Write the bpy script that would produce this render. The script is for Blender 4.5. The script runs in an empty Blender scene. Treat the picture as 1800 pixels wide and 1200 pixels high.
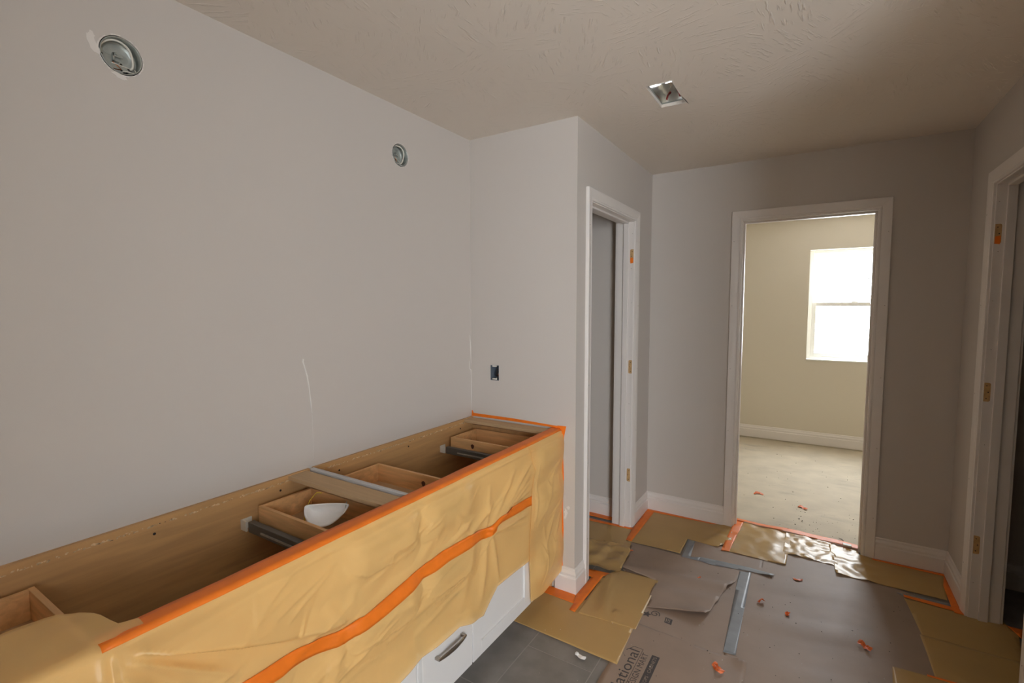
import bpy, bmesh, math, random
from mathutils import Vector, Matrix, noise
random.seed(7)
S = bpy.context.scene
COL = S.collection

# ------------------------------------------------------------------ camera
CAM = Vector((1.6948, 0.0, 1.5101)); YAW, PITCH, ROLL, FPX = .5601, .0726, -.0018, 855.38
fw = Vector((-math.sin(YAW)*math.cos(PITCH), math.cos(YAW)*math.cos(PITCH), -math.sin(PITCH)))
rt = Vector((math.cos(YAW), math.sin(YAW), 0)); up = rt.cross(fw)
r2 = rt*math.cos(ROLL)+up*math.sin(ROLL); u2 = up*math.cos(ROLL)-rt*math.sin(ROLL)
cd = bpy.data.cameras.new('camera'); cd.sensor_width = 36; cd.lens = FPX/1800*36; cd.clip_start = .02
cam = bpy.data.objects.new('camera', cd); COL.objects.link(cam)
M4 = Matrix((r2, u2, -fw)).transposed().to_4x4(); M4.translation = CAM; cam.matrix_world = M4
S.camera = cam

# ------------------------------------------------------------------ light: overcast sky through the windows
SKY = 13.0
w = bpy.data.worlds.new('world'); S.world = w; w.use_nodes = True
bg = w.node_tree.nodes['Background']; bg.inputs[0].default_value = (.95, 1.0, 1.09, 1); bg.inputs[1].default_value = SKY
S.view_settings.view_transform = 'Standard'; S.view_settings.look = 'None'
S.view_settings.gamma = 1; S.view_settings.use_curve_mapping = False
S.view_settings.exposure = 1.15
S.cycles.max_bounces = 10; S.cycles.diffuse_bounces = 7; S.cycles.transparent_max_bounces = 12
S.cycles.caustics_reflective = False; S.cycles.caustics_refractive = False
S.cycles.sample_clamp_indirect = 8; S.cycles.use_denoising = True

def portal(name, loc, rot, sx, sy):
    l = bpy.data.lights.new(name, 'AREA'); l.shape = 'RECTANGLE'; l.size = sx; l.size_y = sy
    l.cycles.is_portal = True
    o = bpy.data.objects.new(name, l); COL.objects.link(o); o.location = loc; o.rotation_euler = rot
    return o

# windows: unseen one added behind the camera for daylight, and bedroom far window
BW = dict(y0=-2.55, y1=-.75, z0=.40, z1=2.25); XA = 3.60      # window of the unseen room added for daylight
OP = dict(y0=-.66, y1=1.06, z1=2.40)      # added opening to that room, shaped to steer its daylight
W1 = dict(x0=1.607, x1=2.43, z0=.925, z1=2.098)
H = 2.44; XC = .663; YR = 2.258; YF = 3.534; XR = 2.365; YB = -1.3; YBED = 6.13; XBR = 3.6; XBL = -.6
portal('daylight_portal', (XA+.13, (BW['y0']+BW['y1'])/2, (BW['z0']+BW['z1'])/2), (0, math.pi/2, 0), BW['z1']-BW['z0'], BW['y1']-BW['y0'])
portal('daylight_portal', ((W1['x0']+W1['x1'])/2, YBED+.13, (W1['z0']+W1['z1'])/2), (-math.pi/2, 0, 0), W1['x1']-W1['x0'], W1['z1']-W1['z0'])

# ------------------------------------------------------------------ materials
def lin(r, g, b):
    f = lambda c: (c/255/12.92 if c/255 <= .04045 else ((c/255+.055)/1.055)**2.4)
    return (f(r), f(g), f(b), 1)
def mat(name, rgb, rough=.6, metal=0, spec=.5, bump=None, var=None, grain=None, coat=0, objvar=0):
    """bump=(scale,strength,dist) noise relief; var=(scale,amount) colour mottling; grain=(axis scale xyz, amount)"""
    m = bpy.data.materials.new(name); m.use_nodes = True; nt = m.node_tree; N = nt.nodes; L = nt.links
    p = N['Principled BSDF']; c = lin(*rgb)
    p.inputs['Base Color'].default_value = c; p.inputs['Roughness'].default_value = rough
    p.inputs['Metallic'].default_value = metal; p.inputs['Specular IOR Level'].default_value = spec
    if coat: p.inputs['Coat Weight'].default_value = coat; p.inputs['Coat Roughness'].default_value = .15
    tc = N.new('ShaderNodeTexCoord'); geo = N.new('ShaderNodeNewGeometry')
    pos = geo.outputs['Position']
    src = None
    if var or grain:
        mp = N.new('ShaderNodeMapping'); L.new(pos, mp.inputs[0])
        nz = N.new('ShaderNodeTexNoise'); L.new(mp.outputs[0], nz.inputs['Vector'])
        if grain: mp.inputs['Scale'].default_value = grain[0]; nz.inputs['Scale'].default_value = 1; nz.inputs['Detail'].default_value = 6; nz.inputs['Distortion'].default_value = .6; amt = grain[1]
        else: nz.inputs['Scale'].default_value = var[0]; nz.inputs['Detail'].default_value = 4; amt = var[1]
        mr = N.new('ShaderNodeMapRange'); L.new(nz.outputs['Fac'], mr.inputs[0])
        mr.inputs[1].default_value = .3; mr.inputs[2].default_value = .7
        mr.inputs[3].default_value = 1-amt; mr.inputs[4].default_value = 1+amt
        src = mr.outputs[0]
    if objvar:
        oi = N.new('ShaderNodeObjectInfo'); mr2 = N.new('ShaderNodeMapRange'); L.new(oi.outputs['Random'], mr2.inputs[0])
        mr2.inputs[3].default_value = 1-objvar; mr2.inputs[4].default_value = 1+objvar
        if src:
            mm = N.new('ShaderNodeMath'); mm.operation = 'MULTIPLY'; L.new(src, mm.inputs[0]); L.new(mr2.outputs[0], mm.inputs[1]); src = mm.outputs[0]
        else: src = mr2.outputs[0]
    if src:
        vm = N.new('ShaderNodeVectorMath'); vm.operation = 'SCALE'; vm.inputs[0].default_value = c[:3]; L.new(src, vm.inputs['Scale'])
        L.new(vm.outputs[0], p.inputs['Base Color'])
    if bump:
        nb = N.new('ShaderNodeTexNoise'); L.new(pos, nb.inputs['Vector']); nb.inputs['Scale'].default_value = bump[0]; nb.inputs['Detail'].default_value = 3
        b = N.new('ShaderNodeBump'); L.new(nb.outputs['Fac'], b.inputs['Height']); b.inputs['Strength'].default_value = bump[1]; b.inputs['Distance'].default_value = bump[2]
        L.new(b.outputs[0], p.inputs['Normal'])
    return m

M = {}
M['paint'] = mat('greige_wall_paint', (201, 194, 187), .75, spec=.25, bump=(260, .12, .001))
M['cream'] = mat('bedroom_wall_paint', (215, 207, 191), .75, spec=.25, bump=(260, .12, .001))
M['trim'] = mat('white_trim_paint', (226, 220, 215), .38, spec=.4, bump=(60, .04, .001))
M['wood'] = mat('maple_cabinet_veneer', (198, 155, 104), .5, grain=((30, 3, 42), .13))
M['ply'] = mat('raw_stretcher_board', (190, 160, 122), .65, grain=((5, 60, 60), .08))
M['pine'] = mat('pine_drawer_wood', (216, 168, 115), .55, grain=((6, 34, 60), .16))
M['knot'] = mat('dark_pine_knot', (84, 42, 24), .6)
M['chip'] = mat('chipped_particle_board', (205, 178, 140), .9, var=(90, .4))
M['hole'] = mat('screw_hole', (38, 30, 26), .8)
M['white'] = mat('white_cabinet_paint', (228, 226, 224), .4, spec=.4)
M['filler'] = mat('grey_white_filler', (200, 198, 196), .5)
M['nickel'] = mat('brushed_nickel', (176, 168, 158), .32, metal=1)
M['steel'] = mat('galvanised_steel', (182, 186, 180), .42, metal=.55, var=(30, .15))
M['foil'] = mat('bright_duct_metal', (225, 225, 222), .2, metal=1, bump=(14, .35, .01))
M['slide'] = mat('dark_zinc_slide', (112, 114, 114), .4, metal=.6)
M['plastic'] = mat('white_plastic', (224, 220, 208), .5)
M['bluebox'] = mat('blue_grey_box_plastic', (104, 112, 122), .5)
M['wirew'] = mat('white_wire', (222, 218, 206), .5)
M['wireb'] = mat('black_wire', (30, 28, 28), .5)
M['reflred'] = mat('reflected_red', (170, 40, 28), .5)  # colour of the red reflections put into the duct boot
M['copper'] = mat('copper_wire', (190, 110, 62), .35, metal=1)
M['mud'] = mat('drywall_mud', (222, 216, 210), .9, bump=(120, .3, .002))
M['caulk'] = mat('white_caulk', (226, 222, 216), .7)
M['orange'] = mat('orange_masking_tape', (238, 122, 28), .5, bump=(300, .1, .0008), var=(25, .06))
M['scrap'] = mat('orange_tape_scrap', (226, 112, 52), .5)
M['bluetape'] = mat('grey_blue_tape', (134, 138, 143), .42, var=(18, .1), bump=(50, .25, .002))
M['paper'] = mat('brown_builders_paper', (152, 132, 117), .60, var=(7, .06), bump=(35, .12, .003))
M['ink'] = mat('dark_print_ink', (66, 60, 58), .6)
M['inkpaper'] = mat('print_knockout', (148, 130, 116), .6)
M['grout'] = mat('pale_grout', (158, 153, 147), .9)
M['tile'] = mat('grey_stone_tile', (130, 126, 122), .5, var=(9, .16), objvar=.05, bump=(30, .1, .002))
M['osb'] = mat('painted_subfloor', (194, 182, 160), .75, var=(5, .09), bump=(55, .3, .003))
M['mask'] = mat('white_mask_fabric', (250, 250, 250), .85, bump=(400, .15, .001))
M['yellow_strap'] = mat('yellow_elastic', (214, 184, 60), .7)
M['dust'] = mat('dark_debris', (70, 62, 54), .9)
M['vinyl'] = mat('white_window_vinyl', (240, 240, 236), .4)
M['ceil'] = mat('textured_ceiling_paint', (228, 219, 208), .85, spec=.2)
def ceiling_relief(m):
    nt = m.node_tree; N = nt.nodes; L = nt.links; p = N['Principled BSDF']
    geo = N.new('ShaderNodeNewGeometry')
    # brushed "stomp" swirls: stretched noise rotated per cell
    v = N.new('ShaderNodeTexVoronoi'); v.inputs['Scale'].default_value = 5.5; L.new(geo.outputs['Position'], v.inputs['Vector'])
    ml = N.new('ShaderNodeMath'); ml.operation = 'MULTIPLY'; ml.inputs[1].default_value = 6.3
    sp = N.new('ShaderNodeSeparateColor'); L.new(v.outputs['Color'], sp.inputs[0]); L.new(sp.outputs[0], ml.inputs[0])
    vr = N.new('ShaderNodeVectorRotate'); vr.rotation_type = 'Z_AXIS'; L.new(geo.outputs['Position'], vr.inputs['Vector']); L.new(ml.outputs[0], vr.inputs['Angle'])
    mp = N.new('ShaderNodeMapping'); mp.inputs['Scale'].default_value = (16, 95, 1); L.new(vr.outputs[0], mp.inputs[0])
    n = N.new('ShaderNodeTexNoise'); n.inputs['Scale'].default_value = 1; n.inputs['Detail'].default_value = 2; L.new(mp.outputs[0], n.inputs['Vector'])
    mr = N.new('ShaderNodeMapRange'); mr.inputs[1].default_value = .58; mr.inputs[2].default_value = .72; L.new(n.outputs['Fac'], mr.inputs[0])
    b = N.new('ShaderNodeBump'); b.inputs['Strength'].default_value = .55; b.inputs['Distance'].default_value = .003; L.new(mr.outputs[0], b.inputs['Height'])
    L.new(b.outputs[0], p.inputs['Normal'])
ceiling_relief(M['ceil'])
def osb_stains(m):
    nt = m.node_tree; N = nt.nodes; L = nt.links; p = N['Principled BSDF']
    old = p.inputs['Base Color'].links[0].from_socket
    geo = N.new('ShaderNodeNewGeometry'); mp = N.new('ShaderNodeMapping'); mp.inputs['Scale'].default_value = (2.2, 5.5, 1); L.new(geo.outputs['Position'], mp.inputs[0])
    n = N.new('ShaderNodeTexNoise'); n.inputs['Scale'].default_value = 1; n.inputs['Detail'].default_value = 7; n.inputs['Roughness'].default_value = .65; L.new(mp.outputs[0], n.inputs['Vector'])
    mr = N.new('ShaderNodeMapRange'); mr.inputs[1].default_value = .57; mr.inputs[2].default_value = .72; L.new(n.outputs['Fac'], mr.inputs[0])
    mr.inputs[4].default_value = .55
    mx = N.new('ShaderNodeMix'); mx.data_type = 'RGBA'; L.new(mr.outputs[0], mx.inputs[0]); L.new(old, mx.inputs[6]); mx.inputs[7].default_value = lin(150, 142, 128)
    L.new(mx.outputs[2], p.inputs['Base Color'])
osb_stains(M['osb'])
def film_mat(name, rgb, see=.16, trans=.35, rough=.36, spec=.5):
    m = mat(name, rgb, rough, spec=spec, var=(6, .04))
    nt = m.node_tree; N = nt.nodes; L = nt.links; p = N['Principled BSDF']; out = N['Material Output']
    tl = N.new('ShaderNodeBsdfTranslucent'); tl.inputs[0].default_value = lin(*rgb)
    tp = N.new('ShaderNodeBsdfTransparent'); c = lin(*rgb); tp.inputs[0].default_value = (c[0]**.2, c[1]**.2, c[2]**.2, 1)
    m1 = N.new('ShaderNodeMixShader'); m1.inputs[0].default_value = trans; L.new(p.outputs[0], m1.inputs[1]); L.new(tl.outputs[0], m1.inputs[2])
    m2 = N.new('ShaderNodeMixShader'); m2.inputs[0].default_value = see; L.new(m1.outputs[0], m2.inputs[1]); L.new(tp.outputs[0], m2.inputs[2])
    L.new(m2.outputs[0], out.inputs[0]); return m
M['film'] = film_mat('yellow_masking_film', (255, 219, 150), .50, .10, .33)
M['film_floor'] = film_mat('yellow_floor_film', (220, 184, 120), .36, .06, .34, .9)
def glass_mat():
    m = bpy.data.materials.new('window_glass'); m.use_nodes = True; nt = m.node_tree; N = nt.nodes; L = nt.links
    N.remove(N['Principled BSDF']); t = N.new('ShaderNodeBsdfTransparent'); t.inputs[0].default_value = (.97, .98, .97, 1)
    g = N.new('ShaderNodeBsdfGlossy'); g.inputs['Roughness'].default_value = .02
    x = N.new('ShaderNodeMixShader'); x.inputs[0].default_value = .05; L.new(t.outputs[0], x.inputs[1]); L.new(g.outputs[0], x.inputs[2])
    L.new(x.outputs[0], N['Material Output'].inputs[0]); return m
M['glass'] = glass_mat()

# ------------------------------------------------------------------ mesh helpers
class MB:
    def __init__(s): s.v = []; s.f = []
    def box(s, x0, x1, y0, y1, z0, z1):
        b = len(s.v)
        s.v += [(x0,y0,z0),(x1,y0,z0),(x1,y1,z0),(x0,y1,z0),(x0,y0,z1),(x1,y0,z1),(x1,y1,z1),(x0,y1,z1)]
        s.f += [tuple(b+i for i in q) for q in ((0,3,2,1),(4,5,6,7),(0,1,5,4),(1,2,6,5),(2,3,7,6),(3,0,4,7))]
        return s
    def loft(s, rings, closed=True, caps=True):
        b = len(s.v); n = len(rings[0])
        for r in rings: s.v += [tuple(p) for p in r]
        for i in range(len(rings)-1):
            for j in range(n if closed else n-1):
                k = (j+1) % n
                s.f.append((b+i*n+j, b+i*n+k, b+(i+1)*n+k, b+(i+1)*n+j))
        if caps and closed:
            s.f.append(tuple(b+j for j in reversed(range(n)))); s.f.append(tuple(b+(len(rings)-1)*n+j for j in range(n)))
        return s
    def tube(s, pts, r, n=8):
        pts = [Vector(p) for p in pts]; rings = []
        ref = None
        for i, p in enumerate(pts):
            t = (pts[min(i+1, len(pts)-1)]-pts[max(i-1, 0)]).normalized()
            if ref is None: ref = t.orthogonal().normalized()
            a = (ref-t*ref.dot(t)).normalized(); ref = a; bb = t.cross(a)
            rr = r[i] if isinstance(r, (list, tuple)) else r
            rings.append([p+(a*math.cos(k*2*math.pi/n)+bb*math.sin(k*2*math.pi/n))*rr for k in range(n)])
        return s.loft(rings)
    def poly(s, pts, th):   # pts: 3D loop, th: thickness vector
        b = len(s.v); n = len(pts); th = Vector(th)
        s.v += [tuple(p) for p in pts]+[tuple(Vector(p)+th) for p in pts]
        s.f.append(tuple(range(b, b+n))); s.f.append(tuple(b+n+i for i in reversed(range(n))))
        for i in range(n): j = (i+1) % n; s.f.append((b+i, b+n+i, b+n+j, b+j))
        return s
    def mesh(s, name):
        me = bpy.data.meshes.new(name); me.from_pydata([tuple(v) for v in s.v], [], s.f)
        bm = bmesh.new(); bm.from_mesh(me); bmesh.ops.recalc_face_normals(bm, faces=bm.faces); bm.to_mesh(me); bm.free()
        return me
def obj(name, mb, m, parent=None, smooth=False, bevel=0, label=None, cat=None, group=None, kind=None, auto=None):
    me = mb.mesh(name) if isinstance(mb, MB) else mb
    if m and not me.materials: me.materials.append(M[m] if isinstance(m, str) else m)
    o = bpy.data.objects.new(name, me); COL.objects.link(o)
    if smooth: me.polygons.foreach_set('use_smooth', [True]*len(me.polygons))
    if auto is not None:
        me.polygons.foreach_set('use_smooth', [True]*len(me.polygons))
        md = o.modifiers.new('edge', 'EDGE_SPLIT'); md.split_angle = math.radians(auto)
    if bevel:
        md = o.modifiers.new('bevel', 'BEVEL'); md.width = bevel; md.segments = 2; md.limit_method = 'ANGLE'
    if parent: o.parent = parent
    for k, v in (('label', label), ('category', cat), ('group', group), ('kind', kind)):
        if v: o[k] = v
    return o
def empty(name, loc=(0,0,0), label=None, cat=None, group=None, kind=None, parent=None):
    o = bpy.data.objects.new(name, None); COL.objects.link(o); o.empty_display_size = .05; o.location = loc
    if parent: o.parent = parent
    for k, v in (('label', label), ('category', cat), ('group', group), ('kind', kind)):
        if v: o[k] = v
    return o
def cut(o, cutters):
    for c in cutters:
        md = o.modifiers.new('cut', 'BOOLEAN'); md.object = c; md.operation = 'DIFFERENCE'; md.solver = 'EXACT'
    dg = bpy.context.evaluated_depsgraph_get()
    me = bpy.data.meshes.new_from_object(o.evaluated_get(dg))
    o.modifiers.clear(); o.data = me
    for c in cutters: bpy.data.objects.remove(c)
def cyl(c, axis, r, d0, d1, n=40):
    ring = []
    for d in (d0, d1):
        q = []
        for k in range(n):
            a = 2*math.pi*k/n; u, v = math.cos(a)*r, math.sin(a)*r
            q.append({'x': (c[0]+d, c[1]+u, c[2]+v), 'y': (c[0]+u, c[1]+d, c[2]+v), 'z': (c[0]+u, c[1]+v, c[2]+d)}[axis])
        ring.append(q)
    return MB().loft(ring)

# ------------------------------------------------------------------ the setting
ST = 'structure'
wl = obj('wall_left', MB().box(-.115, 0, YB-.115, YF+.116, 0, H), 'paint', kind=ST, label='long greige wall behind the open vanity cabinets')
BOX1 = (0, .626, 2.217); BOX2 = (0, 1.713, 2.220)
cut(wl, [obj('c', cyl(BOX1, 'x', .0515, -.05, .02, 48), None), obj('c', cyl(BOX2, 'x', .0515, -.05, .02, 48), None)])
# return wall with the outlet hole
ox0, ox1, oz0, oz1 = .134, .192, 1.092, 1.178
wr = MB().box(0, ox0, YR, YR+.115, 0, H).box(ox1, XC, YR, YR+.115, 0, H).box(ox0, ox1, YR, YR+.115, 0, oz0).box(ox0, ox1, YR, YR+.115, oz1, H)
obj('wall_return', wr, 'paint', kind=ST, label='short greige return wall at the far end of the vanity')
# closet wall (x = XC) with door opening
CY0, CY1, DH = 2.433, 3.150, 2.058       # jamb faces, head
J = .018
mb = MB().box(XC-.118, XC, YR+.115, CY0-J, 0, H).box(XC-.118, XC, CY1+J, YF, 0, H).box(XC-.118, XC, CY0-J, CY1+J, DH+J, H)
obj('wall_closet', mb, 'paint', kind=ST, label='greige wall holding the narrow closet doorway')
obj('wall_closet_end', MB().box(0, XC-.118, 3.258, 3.373, 0, H), 'paint', kind=ST, label='greige end wall seen inside the closet')
# far wall
FX0, FX1 = 1.262, 1.970
mb = MB().box(XBL-.1, FX0-J, YF, YF+.116, 0, H).box(FX1+J, 4.1, YF, YF+.116, 0, H).box(FX0-J, FX1+J, YF, YF+.116, DH+J, H)
me = mb.mesh('wall_far'); me.materials.append(M['paint']); me.materials.append(M['cream'])
for p in me.polygons:
    if p.normal.y > .9: p.material_index = 1
obj('wall_far', me, None, kind=ST, label='greige far wall around the bedroom doorway')
# right wall, door opening + added opening that lets daylight in
RY0, RY1 = 2.370, 3.085
mb = (MB().box(XR, XR+.115, -2.8, OP['y0'], 0, H).box(XR, XR+.115, OP['y1'], RY0-J, 0, H).box(XR, XR+.115, RY1+J, YF, 0, H)
      .box(XR, XR+.115, RY0-J, RY1+J, DH+J, H).box(XR, XR+.115, OP['y0'], OP['y1'], OP['z1'], H))
obj('wall_right', mb, 'paint', kind=ST, label='greige right wall with a second closet doorway')
# unseen room added to bring daylight in from the right, behind the camera
mb = (MB().box(XA, XA+.14, -2.8, BW['y0'], 0, H).box(XA, XA+.14, BW['y1'], 1.2, 0, H).box(XA, XA+.14, BW['y0'], BW['y1'], 0, BW['z0']).box(XA, XA+.14, BW['y0'], BW['y1'], BW['z1'], H))
obj('wall_added_room_window', mb, 'paint', kind=ST, label='window wall of the unseen room added for daylight')
obj('wall_added_room_back', MB().box(XR, XA+.14, -2.915, -2.8, 0, H), 'paint', kind=ST, label='back wall of the unseen room added for daylight')
obj('wall_back', MB().box(0, XR, YB-.115, YB, 0, H), 'paint', kind=ST, label='greige wall behind the camera')
# room beyond the right door
obj('wall_side_room', MB().box(XR+.115, 4.1, 1.2, 1.3, 0, H), 'paint', kind=ST, label='near wall of the dark side closet')
obj('wall_side_room_end', MB().box(4.0, 4.1, 1.3, YF, 0, H), 'paint', kind=ST, label='end wall of the dark side closet')
# bedroom
mb = (MB().box(XBL-.1, W1['x0'], YBED, YBED+.14, -.02, H).box(W1['x1'], XBR+.1, YBED, YBED+.14, -.02, H)
      .box(W1['x0'], W1['x1'], YBED, YBED+.14, -.02, W1['z0']).box(W1['x0'], W1['x1'], YBED, YBED+.14, W1['z1'], H))
obj('wall_bedroom_far', mb, 'cream', kind=ST, label='cream bedroom wall around the bright window')
mb = MB().box(XBR, XBR+.14, YF+.116, YBED, -.02, H)
obj('wall_bedroom_right', mb, 'cream', kind=ST, label='cream side wall of the bedroom')
obj('wall_bedroom_left', MB().box(XBL-.1, XBL, YF+.116, YBED, -.02, H), 'cream', kind=ST, label='cream left wall of the bedroom')
# ceiling with the register hole
hx0, hx1, hy0, hy1 = 1.038, 1.145, 2.122, 2.378
mb = (MB().box(-.12, hx0, YB-.12, YF+.1, H, H+.016).box(hx1, 4.1, -2.95, YF+.1, H, H+.016)
      .box(hx0, hx1, YB-.12, hy0, H, H+.016).box(hx0, hx1, hy1, YF+.1, H, H+.016))
obj('ceiling', mb, 'ceil', kind=ST, label='beige stomp-textured ceiling')
obj('ceiling_bedroom', MB().box(XBL-.1, XBR+.14, YF+.1, YBED+.14, H, H+.016), 'ceil', kind=ST, label='bedroom ceiling')
# floors
fl = obj('floor', MB().box(-.12, 4.1, -2.95, YF+.06, -.06, -.0009), 'grout', kind=ST, label='grey plank tile floor with pale grout')
tm = MB().box(0, .3005, 0, .6055, -.0009, 0).mesh('tile'); tm.materials.append(M['tile'])
for i in range(-3, 12):
    x = .6565+.305*i
    if x < -.1 or x > 4.0: continue
    off = 1.7915 + (.305 if i % 2 else 0)
    for j in range(-8, 4):
        y = off+.61*j
        if y < (YB-.15 if x < 2.2 else -2.9) or y > YF-.55: 
            continue
        if x > 2.4 and y < 1.2: continue
        o = bpy.data.objects.new('tile', tm); COL.objects.link(o); o.location = (x, y, 0); o.parent = fl
        md = None
for i in range(-3, 12):       # cut row along the far wall
    x = .6565+.305*i
    if x < -.1 or x > 4.0: continue
    off = 1.7915 + (.305 if i % 2 else 0)
    ys = [off+.61*j for j in range(-6, 5) if YF-.55 < off+.61*j < YF]
    for y in ys:
        m_ = MB().box(0, .3005, 0, min(.6055, YF+.05-y), -.0009, 0)
        o = obj('tile', m_, 'tile', fl); o.location = (x, y, 0)
obj('floor_bedroom', MB().box(XBL-.1, XBR+.14, YF+.06, YBED+.14, -.06, 0), 'osb', kind=ST, label='pale paint-speckled subfloor of the bedroom')

obj('floor_added_room', MB().box(XR+.06, XA, -2.8, 1.2, .0005, .012), 'osb', kind=ST, label='pale subfloor of the unseen room added for daylight')  # pale floor of the added room, bounces daylight up to the ceiling
# baseboards: profile swept along a straight run
BP = [(0,0),(.016,0),(.016,.084),(.0145,.087),(.0110,.090),(.0110,.098),(.0125,.100),(.0125,.106),(.0085,.116),(.0065,.120),(.0065,.128),(.0045,.132),(0,.134)]
def baseboard(name, label, runs, parent=None):
    root = None
    for (a, b, nrm, ma, mb_) in runs:   # a,b: ends on wall line; nrm: outward; ma/mb: miter sign at each end (+1 outside corner, -1 inside)
        a = Vector((*a, 0)); b = Vector((*b, 0)); n = Vector((*nrm, 0)); t = (b-a).normalized(); rings = []
        for e, s_, mit in ((a, -1, ma), (b, 1, mb_)):
            rings.append([e + n*d + t*(s_*mit*d) + Vector((0,0,z)) for d, z in BP])
        m_ = MB().loft(rings)
        if root is None: root = obj(name, m_, 'trim', kind=ST, label=label)
        else: obj('baseboard_run', m_, 'trim', root)
    return root
CW = .060
baseboard('baseboard_return', 'white moulded baseboard around the corner at the vanity end',
          [((.556, YR), (XC, YR), (0,-1), 0, 1), ((XC, YR), (XC, CY0-.005-CW), (1,0), 1, 0)])
baseboard('baseboard_closet', 'short white baseboard between closet casing and far wall', [((XC, CY1+.005+CW), (XC, YF), (1,0), 0, -1)])
baseboard('baseboard_far', 'white baseboard on the far wall beside the bedroom doorway',
          [((XC, YF), (FX0-.005-CW, YF), (0,-1), -1, 0), ((FX1+.005+CW, YF), (XR, YF), (0,-1), 0, -1)])
baseboard('baseboard_right', 'white baseboard on the right wall in the far corner', [((XR, YF), (XR, RY1+.005+CW), (-1,0), -1, 0)])
baseboard('baseboard_closet_inside', 'white baseboard on the end wall inside the closet', [((0, 3.258), (XC-.118, 3.258), (0,-1), 0, 0)])
baseboard('baseboard_side_room', 'shadowed baseboard inside the dark side closet', [((XR+.115, YF), (4.0, YF), (0,-1), 0, 0)])
baseboard('baseboard_bedroom', 'white baseboard under the bedroom window', [((XBL, YBED), (XBR, YBED), (0,-1), 0, 0), ((XBR, YBED), (XBR, YF+.116), (-1,0), 0, 0)]).location.z = .012

# ------------------------------------------------------------------ door frames
CP = [(0,0),(0,.009),(.004,.011),(.010,.011),(.013,.009),(.018,.0125),(.040,.0165),(.052,.018),(.0585,.018),(.060,.016),(.060,0)]
def door_frame(name, label, O, U, N, width, depth, mort=None, mort_side=1, both=True):
    """O: floor point at the first jamb face on the wall surface; U: direction across the opening; N: wall normal towards the room"""
    O = Vector(O); U = Vector(U); N = Vector(N); Z = Vector((0,0,1))
    root = empty(name, O, label=label, kind=ST)
    def P(u, z, n): return (U*u+Z*z+N*n)
    rev = .005; a0, a1, hh = -rev, width+rev, DH+rev
    def casing(nb, sgn):
        seg = {}
        L_ = [[P(a0-o, 0, nb+sgn*t) for o, t in CP], [P(a0-o, hh+o, nb+sgn*t) for o, t in CP]]
        T_ = [[P(a0-o, hh+o, nb+sgn*t) for o, t in CP], [P(a1+o, hh+o, nb+sgn*t) for o, t in CP]]
        R_ = [[P(a1+o, hh+o, nb+sgn*t) for o, t in CP], [P(a1+o, 0, nb+sgn*t) for o, t in CP]]
        for r in (L_, T_, R_):
            obj('casing', MB().loft(r), 'trim', root, auto=40)
    casing(0, 1)
    if both: casing(-depth, -1)
    def pbox(u0, u1, z0, z1, n0, n1, nm, bev=.0012, m_='trim', par=root):
        ring = lambda n: [P(u0, z0, n), P(u1, z0, n), P(u1, z1, n), P(u0, z1, n)]
        return obj(nm, MB().loft([ring(n0), ring(n1)]), m_, par, bevel=bev)
    pbox(-J, 0, 0, DH, -depth, 0, 'jamb'); pbox(width, width+J, 0, DH, -depth, 0, 'jamb'); pbox(-J, width+J, DH, DH+J, -depth, 0, 'head_jamb')
    s0, s1 = -.036, -.036-.034
    pbox(0, .011, 0, DH-.011, s1, s0, 'door_stop', .002); pbox(width-.011, width, 0, DH-.011, s1, s0, 'door_stop', .002); pbox(0, width, DH-.011, DH, s1, s0, 'door_stop', .002)
    if mort:
        u = width if mort_side > 0 else 0; sg = -1 if mort_side > 0 else 1
        for zc, tape in mort:
            # bare-wood hinge mortise: a rounded plate 0.6 mm proud with screw holes
            pts = []; w2, h2, rr = .0135, .0445, .007
            for cx_, cz_, a_ in ((-w2+.001, h2, 0), (-w2+.001, -h2, 0)): pass
            prof = [(-.002, -h2), (-.002, h2)]
            prof = [(-.003, -h2), (-.026+rr, -h2), (-.026+.002, -h2+.002), (-.026, -h2+rr), (-.026, h2-rr), (-.024, h2-.002), (-.026+rr, h2), (-.003, h2)]
            mp_ = obj('hinge_mortise', MB().poly([P(u+sg*.0002, zc+b, a) for a, b in prof], U*sg*.0006), mat_mort, root)
            for (a, b) in ((-.012, .030), (-.018, .0), (-.012, -.030)):
                c = [P(u+sg*.0007, zc+b+math.sin(k*math.pi/4)*.0026, a+math.cos(k*math.pi/4)*.0026) for k in range(8)]
                obj('screw_hole', MB().poly(c, U*sg*.0004), 'hole', mp_)
            if tape:
                q = [(-.0035, -h2+.001), (-.022, -h2-.003), (-.0245, -h2+.012), (-.023, -h2+.036), (-.005, -h2+.033)]
                obj('tape_patch', MB().poly([P(u+sg*.0012, zc+b, a) for a, b in q], U*sg*.0005), 'orange', mp_)
    # nail dimples on casing and jamb
    for k in range(9):
        z = .18+.225*k
        for u, n, th in ((width, -.012-.006*(k % 2), U*-1), ):
            c = [P(u, z+math.sin(q*math.pi/3)*.0016, n+math.cos(q*math.pi/3)*.0016) for q in range(6)]
            obj('nail_dimple', MB().poly([x_+th*.0003 for x_ in c], th*.0002), 'dust', root)
    for k in range(5):
        z = .25+.42*k
        for u in (a0-.045, a1+.045):
            c = [P(u+math.cos(q*math.pi/3)*.0017, z+math.sin(q*math.pi/3)*.0017, .0166) for q in range(6)]
            obj('nail_dimple', MB().poly(c, N*.0012), 'dust', root)
    return root
mat_mort = mat('bare_mortise_wood', (196, 158, 108), .7, var=(60, .15))
HM = ((1.835, True), (1.105, False), (.368, False))
door_frame('door_1', 'white cased bedroom doorway without a door', (FX0, YF, 0), (1,0,0), (0,-1,0), FX1-FX0, .116)
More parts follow.
